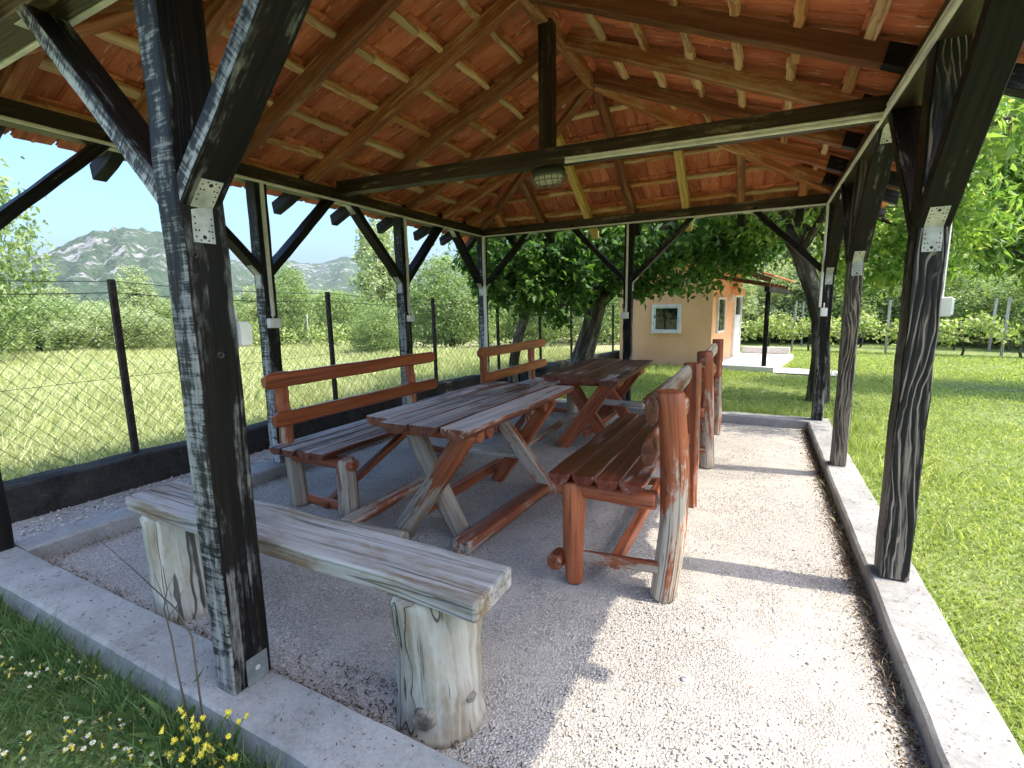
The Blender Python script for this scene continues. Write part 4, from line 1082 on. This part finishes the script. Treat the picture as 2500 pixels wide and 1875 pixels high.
for i in range(2):
    vine_row((-30, 4.0+i*2.2), (-16, 13.2+i*2.2), 1.0, ['front scrubby vine row along the far edge of the dry field', 'rear scrubby vine row along the far edge of the dry field'][i], 'vine rows at the far edge of the field', 90+i, 4200, lo=.1, step=3.0, size=.16)

# stone grill and rubble behind the pavilion
sg = thing('stone_grill', (-.02, 6.9, LZ), 'low stone grill with a black slab top under the shady trees', 'grill')
MB().box(-.30, .18, 6.7, 7.15, LZ-.05, .18, seg=6, jit=.008, bev=.02).build('base', M['black_stone'], sg)
MB().box(-.36, .26, 6.62, 7.2, .182, .235, seg=6, jit=.004, bev=.01).build('top_slab', M['black_stone'], sg)
MB().box(-.06, .04, 6.82, 6.95, .236, .33, seg=3, jit=.003, bev=.006).build('chimney_block', M['kerb'], sg)
rb = thing('rubble_heap', tuple(pol(-15.6, 21)), 'grey heap of rubble beyond the fence, left of the hut', 'rubble heap')
mb = MB(); rg = np.random.default_rng(5)
for i in range(90):
    a = rg.uniform(0, 6.28); r = rg.uniform(0, 1)**.6; c = pol(-15.6, 21, LZ)+V(math.cos(a)*r*1.4, math.sin(a)*r*.9, (1-r)*.85*rg.uniform(.3, 1))
    dd = nrm(rg.normal(0, 1, 3)); mb.log(c-dd*.12, c+dd*.12, .13, .11, seg=2, side=6, wob=.15)
mb.build('rubble', M['rubble'] if 'rubble' in M else M['black_stone'], rb)
# ------------------------------------------------------------------ grass, pebbles, litter, flowers
def polar(n, az0, az1, r0, r1, p, rng):
    a = np.radians(rng.uniform(az0, az1, n)); r = r0+(r1-r0)*rng.uniform(0, 1, n)**p
    return CAM[0]+np.sin(a)*r, CAM[1]+np.cos(a)*r, r
def patchy(x, y, s=1.0):
    return .5+.25*np.sin(x*2.1*s+1.3*np.sin(y*1.7*s))+.25*np.sin(y*2.9*s+1.7*np.sin(x*1.1*s+2))
def blades(name, x, y, z, h, w, lean, mat, rng, rshift=0.0):
    n = len(x); a = rng.uniform(0, 6.28, n); b = rng.uniform(0, 6.28, n)
    base = np.stack([x, y, np.full(n, z) if np.isscalar(z) else z], 1)
    sd = np.stack([np.cos(a), np.sin(a), np.zeros(n)], 1)*w[:, None]*.5
    ld = np.stack([np.cos(b), np.sin(b), np.zeros(n)], 1)*(lean*h)[:, None]
    mid = base + ld*.35 + np.stack([0*x, 0*x, h*.6], 1); tip = base+ld+np.stack([0*x, 0*x, h], 1)
    P = np.stack([base-sd, base+sd, mid+sd*.75, tip, mid-sd*.75], 1).reshape(-1, 3)
    rn = np.repeat(np.clip(rng.normal(.45+rshift, .22, n), 0, 1), 5)
    return raw_mesh(name, P, n, 5, mat, rn)
rng = np.random.default_rng(21)
# sunny lawn on the right and behind
x, y, r = polar(240000, -24, 34, 1.6, 17, 1.25, rng)
def in_hut(x, y):
    s = (x-HC[0])*HE[0]+(y-HC[1])*HE[1]; g = (x-HC[0])*HG[0]+(y-HC[1])*HG[1]
    return (s > -1.3) & (s < HW+.02) & (g > -.27) & (g < HD)
pth = lambda x, y: (((x-HC[0])*HE[0]+(y-HC[1])*HE[1]) < -1.25) & (((x-HC[0])*HE[0]+(y-HC[1])*HE[1]) > -2.6) & (np.abs((x-HC[0])*HG[0]+(y-HC[1])*HG[1]) < .85)
bare = patchy(x, y, .8)*.6+patchy(x+7, y-3, 2.2)*.4
ok = ((x > W+.19) | ((y > L+.19) & (x > -.05+(y-5)*.187-.7))) & ~in_hut(x, y) & ~pth(x, y) & (rng.uniform(0, 1, len(x)) < .35+.9*bare) & ~((np.hypot(x-6.6, y-9.2) < .5) & (rng.uniform(0, 1, len(x)) < .8))
x, y, r, bare = x[ok], y[ok], r[ok], bare[ok]
h = rng.uniform(.010, .030, len(x))*(1+.05*r)*(.65+.6*bare)
o = blades('lawn_grass', x, y, LZ-.003, h, .0045+.0014*r, rng.uniform(.3, 1.2, len(x)), M['grass'], rng); tag(o, kind='stuff')
# taller tufts along the kerb and under the trees
tx, ty = [], []
for (cx, cy, sp, n) in [(4.5, 3.75, .22, 420), (4.35, 4.5, .2, 300), (4.3, 5.3, .25, 500), (3.2, 5.6, .45, 900), (2.6, 5.5, .4, 700), (3.9, 5.6, .35, 600), (4.5, 2.6, .14, 60), (1.9, 5.5, .4, 500), (2.2, 9.8, .6, 700), (1.0, 10.2, .5, 500), (5.0, 9.7, .6, 300)]:
    tx.append(rng.normal(cx, sp, n)); ty.append(rng.normal(cy, sp*.6, n))
x, y = np.concatenate(tx), np.concatenate(ty); ok = (x > W+.19) | (y > L+.19); x, y = x[ok], y[ok]
o = blades('long_grass', x, y, LZ, rng.uniform(.05, .14, len(x)), np.full(len(x), .008), rng.uniform(.3, 1.1, len(x)), M['grass'], rng, .0); tag(o, kind='stuff')
# dry field beyond the fence
x, y, r = polar(150000, -88, -20, 3.6, 30, 1.15, rng)
ok = (x < -1.07+np.maximum(0, y-5)*.187-.1) & (y < 11.5+.5*x*0+np.where(x > -12, 1.5, 8)); x, y, r = x[ok], y[ok], r[ok]
h = rng.uniform(.08, .26, len(x))*(.6+.8*patchy(x, y, .5))
o = blades('dry_grass', x, y, LZ, h, .006+.0011*r, rng.uniform(.2, 1.0, len(x)), M['grass_dry'], rng); tag(o, kind='stuff')
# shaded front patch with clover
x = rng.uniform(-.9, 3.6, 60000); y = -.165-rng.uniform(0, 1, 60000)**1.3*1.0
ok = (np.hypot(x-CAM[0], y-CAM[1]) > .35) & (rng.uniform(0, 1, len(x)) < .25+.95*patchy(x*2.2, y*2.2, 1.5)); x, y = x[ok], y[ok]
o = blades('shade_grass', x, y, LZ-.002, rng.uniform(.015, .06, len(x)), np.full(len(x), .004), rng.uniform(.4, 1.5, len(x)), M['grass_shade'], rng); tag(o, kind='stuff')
x = rng.uniform(-.9, 3.4, 15000); y = -.17-rng.uniform(0, 1, 15000)*.95
ok = rng.uniform(0, 1, len(x)) < patchy(x*1.5+4, y*1.5, 2.0); x, y = x[ok], y[ok]
cl = leaf_quads(np.stack([x, y, LZ+rng.uniform(.005, .035, len(x))], 1), .017, rng, 0.0, .9)
o = raw_mesh('clover', cl, len(x), 4, M['grass_shade'], np.repeat(rng.uniform(.2, 1, len(x)), 4)); tag(o, kind='stuff')
# long tufts against the front kerb
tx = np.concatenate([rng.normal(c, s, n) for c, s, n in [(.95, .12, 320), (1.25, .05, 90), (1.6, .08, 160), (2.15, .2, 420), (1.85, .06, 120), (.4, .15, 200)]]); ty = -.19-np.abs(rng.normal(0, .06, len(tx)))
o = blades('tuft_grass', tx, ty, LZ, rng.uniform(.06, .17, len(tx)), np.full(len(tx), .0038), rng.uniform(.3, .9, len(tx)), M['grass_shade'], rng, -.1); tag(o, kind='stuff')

# loose chips on the packed gravel
def pebbles(name, x, y, z, s, mat, rng):
    n = len(x)
    o6 = np.array([(1, 0, 0), (0, 1, 0), (-1, 0, 0), (0, -1, 0), (0, 0, 1), (0, 0, -1)], float)
    T = [(0, 1, 4), (1, 2, 4), (2, 3, 4), (3, 0, 4), (1, 0, 5), (2, 1, 5), (3, 2, 5), (0, 3, 5)]
    sc = np.stack([s*rng.uniform(.7, 1.3, n), s*rng.uniform(.6, 1.1, n), s*rng.uniform(.4, .75, n)], 1)
    vv = o6[None]*sc[:, None, :]*rng.uniform(.75, 1.2, (n, 6, 1)); a = rng.uniform(0, 6.28, n); tl = rng.normal(0, .3, n)
    ca, sa = np.cos(a)[:, None], np.sin(a)[:, None]
    z2 = vv[:, :, 2]+vv[:, :, 0]*np.sin(tl)[:, None]
    P = np.stack([vv[:, :, 0]*ca-vv[:, :, 1]*sa, vv[:, :, 0]*sa+vv[:, :, 1]*ca, z2], 2)+np.stack([x, y, z], 1)[:, None, :]
    P = P[:, np.array(T).ravel(), :].reshape(-1, 3)
    return raw_mesh(name, P, n*8, 3, mat, np.repeat(rng.uniform(0, 1, n), 24))
x, y, r = polar(130000, -88, 30, .9, 7.0, .9, rng)
pt = patchy(x, y, 2.1)*.6+patchy(x+3, y+9, 4.7)*.4
ok = (x > .05) & (x < W-.05) & (y > .05) & (y < L-.05) & (rng.uniform(0, 1, len(x)) < .15+1.25*(pt-.25)); x, y, r = x[ok], y[ok], r[ok]
x = np.append(x, rng.uniform(.1, W-.1, 1400)); y = np.append(y, rng.uniform(.1, L-.1, 1400)); r = np.append(r, np.full(1400, 12.0))
o = pebbles('gravel_chips', x, y, np.full(len(x), GZ+.003), rng.uniform(.0018, .0056, len(x))*(1+.08*r), M['pebble'], rng); tag(o, kind='stuff')
x = rng.uniform(-.83, -.17, 3500); y = rng.uniform(-.5, 6, 3500)
o = pebbles('strip_chips', x, y, np.full(len(x), LZ+.02), rng.uniform(.006, .016, len(x)), M['pebble'], rng); tag(o, kind='stuff')
# dark litter in the corner between gravel and kerb
lx_ = np.concatenate([W-.045-np.abs(rng.normal(0, .035, 5200)), rng.uniform(.1, W-.1, 2600), rng.normal(2.4, .22, 600), .05+np.abs(rng.normal(0, .03, 900))])
ly_ = np.concatenate([rng.uniform(.05, L-.1, 5200), .045+np.abs(rng.normal(0, .035, 2600)), rng.uniform(.05, .25, 600), rng.uniform(.1, L-.1, 900)])
q = leaf_quads(np.stack([lx_, ly_, GZ+.004+np.abs(rng.normal(0, .010, len(lx_)))], 1), .016, rng, 0.1, .35)
o = raw_mesh('dry_litter', q, len(lx_), 4, M['litter'], np.repeat(rng.uniform(0, 1, len(lx_))**1.7, 4)); tag(o, kind='stuff')
x = rng.uniform(.1, W-.1, 900); y = rng.uniform(.1, L-.1, 900)
q = leaf_quads(np.stack([x, y, np.full(900, GZ+.010)], 1), .013, rng, 0.0, .22); q[:, 2] = np.maximum(q[:, 2], GZ+.007)
o = raw_mesh('stray_litter', q, 900, 4, M['litter'], np.repeat(rng.uniform(.3, 1, 900), 4)); tag(o, kind='stuff')
kx = np.concatenate([rng.uniform(-.1, W+.1, 520), rng.uniform(W-.02, W+.16, 420), rng.uniform(-.15, .02, 200)]); ky = np.concatenate([rng.uniform(-.15, .02, 520), rng.uniform(.05, L, 420), rng.uniform(.05, L, 200)])
q = leaf_quads(np.stack([kx, ky, np.full(len(kx), .006)], 1), .010, rng, 0.0, .4); q[:, 2] = np.clip(q[:, 2], .0035, .012)
o = raw_mesh('kerb_litter', q, len(kx), 4, M['litter'], np.repeat(rng.uniform(0, 1, len(kx))**1.5, 4)); tag(o, kind='stuff')
# straws at the right kerb
tx = W-.04-np.abs(rng.normal(0, .02, 170)); ty = rng.uniform(.3, 3.2, 170)*1.0
o = blades('dry_straw', tx, ty, GZ, rng.uniform(.02, .07, 170), np.full(170, .002), rng.uniform(.3, 1.3, 170), M['grass_dry'], rng, .2); tag(o, kind='stuff')

# daisies in the shaded lawn
def flower_mesh(name, mat_p, mat_c, r, npet):
    mb = MB()
    for k in range(npet):
        a = 6.283*k/npet+RNG.normal(0, .08); d = V(math.cos(a), math.sin(a), .25); s = V(-math.sin(a), math.cos(a), 0)
        mb.add([d*r*.25-s*r*.10, d*r*.7-s*r*.22, d*r*1.0, d*r*.7+s*r*.22, d*r*.25+s*r*.10], [(0, 1, 2, 3, 4)], mat=0)
    mb.log((0, 0, .0), (0, 0, r*.22), r*.32, r*.25, seg=1, side=8, wob=.02, mat=1)
    mb.tube([(0, 0, 0), (.003, 0, -.02), (.0, .003, -.05)], .0010, side=4, mat=2)
    return mb
dm = flower_mesh('daisy', None, None, .0085, 9)
d0 = dm.build('daisy', [M['petal_white'], M['petal_yellow'], M['grass_shade']])
tag(d0, 'small white daisy in the shaded grass in front of the near kerb', 'daisy', 'white daisies in the shaded grass')
spots = []
while len(spots) < 180:
    a, b = rng.uniform(.45, 2.0), -.19-rng.uniform(0, .42)
    if patchy(np.array([a*2]), np.array([b*2]), 3)[0] > rng.uniform(.25, .8): spots.append((a, b))
for i, (a, b) in enumerate(spots):
    o = d0 if i == 0 else d0.copy()
    if i: C.objects.link(o)
    o.location = (a, b, LZ+rng.uniform(.03, .055)); s = rng.uniform(.65, 1.15); o.scale = (s, s, 1)
    o.rotation_euler = (rng.normal(0, .35), rng.normal(0, .35), rng.uniform(0, 6))
# yellow flowering weed at the foot of the near post
fw = thing('flowering_weed', (2.05, -.24, LZ), 'yellow flowering weed clump at the outer foot of the big near post', 'wildflower')
ym_ = None
st = MB()
heads = []
for i in range(44):
    bx, by = rng.normal(2.06, .05), rng.normal(-.245, .03)
    tx_, ty_, tz_ = bx+rng.normal(0, .055), by+rng.normal(-.01, .03), rng.uniform(-.07, .075)
    if i < 5: tx_, ty_, tz_ = 2.15+rng.normal(0, .03), -.20+rng.normal(0, .015), rng.uniform(.05, .10)
    st.tube(branch_pts((bx, by, LZ-.005), (tx_, ty_, tz_), 4, .08), .0011, side=4); heads.append((tx_, ty_, tz_))
st.build('stem', M['grass_shade'], fw)
fm = flower_mesh('flower_head', None, None, .0098, 8); fm.n
fm0 = fm.build('flower_head', [M['petal_yellow'], M['petal_yellow'], M['grass_shade']], fw)
for i, hd in enumerate(heads):
    o = fm0 if i == 0 else fm0.copy()
    if i: C.objects.link(o); o.parent = fw
    o.location = V(*hd)-V(*fw.location); s = rng.uniform(.7, 1.2); o.scale = (s, s, s); o.rotation_euler = (rng.normal(0, .5), rng.normal(0, .5), rng.uniform(0, 6))
# correct the first head: its mesh was built round the origin
off = Vector(fw.location)
fm0.data.transform(Matrix.Translation(off))
# broad toothed leaves of the rosette beside it
def rosette(name, label, c, n, ln, mat, seed):
    g = np.random.default_rng(seed); o = thing(name, c, label, 'weed'); mb = MB()
    for k in range(n):
        a = 6.283*k/n+g.normal(0, .25); l = ln*g.uniform(.6, 1.15); d = V(math.cos(a), math.sin(a), 0); s = V(-math.sin(a), math.cos(a), 0)
        L_, R_ = [], []
        for i in range(9):
            t = i/8; z = .012+l*.55*t*(1.15-t)*g.uniform(.9, 1.1); wd = l*.17*math.sin(math.pi*min(1, t*.93+.05))*(1.25 if i % 2 else .7)
            p = V(*c)+d*l*t+V(0, 0, z); L_.append(p+s*wd); R_.append(p-s*wd)
        vs = L_+R_
        mb.add(vs, [(i, i+1, 10+i, 9+i) for i in range(8)])
    mb.build('leaves', mat, o); return o
rosette('dandelion', 'leafy green weed rosette left of the yellow flowering weed', (1.86, -.235, LZ), 11, .13, M['leaf_mid'], 3)
rosette('dandelion', 'small leafy weed rosette nearest the bottom edge below the yellow flowering weed', (1.95, -.40, LZ), 9, .09, M['leaf_mid'], 4)
# two thin dry stems leaning over the kerb
ds = thing('dry_weed', (2.03, -.22, LZ), 'thin dry weed stem arching left over the near kerb before the stump', 'weed')
mb = MB(); mb.tube([(2.03, -.21, LZ), (2.0375, -.22, .06), (2.036, -.22, .297), (1.97, -.22, .364), (1.785, -.22, .427), (1.58, -.22, .489)], [.0032, .003, .0026, .0022, .0016, .0008], side=5)
mb.tube([(1.97, -.22, .364), (1.985, -.215, .40), (2.0, -.21, .425)], [.0015, .0012, .0008], side=4); mb.build('stem', M['dry_stem'], ds)
ds = thing('dry_weed', (1.90, -.20, LZ), 'thin upright dry weed stem left of the big near post', 'weed')
mb = MB(); mb.tube([(1.905, -.19, LZ), (1.891, -.20, .11), (1.88, -.20, .234), (1.859, -.20, .32), (1.892, -.20, .392), (1.885, -.2, .47)], [.003, .0026, .0023, .002, .0015, .0008], side=5)
for a, b in (((1.88, -.2, .30), (1.925, -.19, .352)), ((1.875, -.2, .34), (1.83, -.2, .43)), ((1.89, -.2, .39), (1.94, -.2, .45))): mb.tube([a, b], [.0014, .0006], side=4)
mb.build('stem', M['dry_stem'], ds)
# two pale stones
for i, (p, s, lb) in enumerate([((1.235, -.235, LZ+.008), .022, 'flat pale stone lying in the shaded grass'), ((2.86, .10, GZ+.006), .028, 'pale stone on the gravel beside the near stump'), ((3.28, .72, GZ+.006), .014, 'small pale stone alone on the sunny gravel')]):
    mb = MB(); mb.log((p[0]-s, p[1]-s*.4, p[2]), (p[0]+s, p[1]+s*.4, p[2]), s*.75, s*.6, seg=3, side=9, wob=.12, up=(0, 0, 1), flat=.55)
    o = mb.build('stone', M['slab']); tag(o, lb, 'stone')

# ------------------------------------------------------------------ air, light, camera
HAZE = True
if HAZE:
    hz = MB(); hexa(hz, [(-3300, -3300, -12), (3300, -3300, -12), (3300, 3300, -12), (-3300, 3300, -12), (-3300, -3300, 300), (3300, -3300, 300), (3300, 3300, 300), (-3300, 3300, 300)])
    t = NT('haze_air'); pv = t.n('ShaderNodeVolumePrincipled'); pv.inputs['Color'].default_value = (.80, .88, .95, 1); pv.inputs['Density'].default_value = .9e-4; pv.inputs['Anisotropy'].default_value = .3
    t.t.links.new(pv.outputs[0], t.out.inputs['Volume'])
    tag(hz.build('haze', t.mat), kind='stuff')

EL = math.radians(56.4); AZ = math.atan2(.989, .148)      # measured from +Y towards +X
sdir = Vector((math.sin(AZ)*math.cos(EL), math.cos(AZ)*math.cos(EL), math.sin(EL)))
ld = bpy.data.lights.new('sun', 'SUN'); ld.energy = 2.0; ld.angle = math.radians(.53); ld.color = (1.0, .93, .80)
lo = bpy.data.objects.new('sun', ld); C.objects.link(lo); lo.rotation_euler = sdir.to_track_quat('Z', 'Y').to_euler(); lo.location = (10, 2, 14)
w = bpy.data.worlds.new('World'); SC.world = w; w.use_nodes = True
nt = w.node_tree; sky = nt.nodes.new('ShaderNodeTexSky'); sky.sky_type = 'NISHITA'; sky.sun_disc = False
sky.sun_elevation = EL; sky.sun_rotation = AZ; sky.air_density = 1.3; sky.dust_density = 6.0; sky.ozone_density = 8.0
hs = nt.nodes.new('ShaderNodeHueSaturation'); hs.inputs['Saturation'].default_value = 1.12
nt.links.new(sky.outputs[0], hs.inputs['Color']); nt.links.new(hs.outputs[0], nt.nodes['Background'].inputs[0]); nt.nodes['Background'].inputs[1].default_value = .15

ya, pi_, ro, f = 0.4746, -0.1523, -0.0163, 1179.37
fwd = Vector((-math.sin(ya)*math.cos(pi_), math.cos(ya)*math.cos(pi_), math.sin(pi_))); rt = Vector((math.cos(ya), math.sin(ya), 0)); up = rt.cross(fwd)
r2 = rt*math.cos(ro)+up*math.sin(ro); u2 = up*math.cos(ro)-rt*math.sin(ro)
cd = bpy.data.cameras.new('camera'); cd.sensor_width = 36; cd.lens = f/2500*36; cd.clip_start = .02; cd.clip_end = 20000
co = bpy.data.objects.new('camera', cd); C.objects.link(co)
m4 = Matrix.Identity(4)
for i in range(3):
    m4[i][0] = r2[i]; m4[i][1] = u2[i]; m4[i][2] = -fwd[i]
m4[0][3], m4[1][3], m4[2][3] = CAM
co.matrix_world = m4
SC.camera = co
SC.view_settings.view_transform = 'Standard'; SC.view_settings.look = 'None'; SC.view_settings.gamma = 1; SC.view_settings.exposure = 1.80
SC.render.engine = 'CYCLES'; cy = SC.cycles
cy.max_bounces = 10; cy.diffuse_bounces = 8; cy.glossy_bounces = 3; cy.transmission_bounces = 6; cy.volume_bounces = 0
cy.use_denoising = True; cy.sample_clamp_indirect = 6.0; cy.volume_step_rate = 1.0
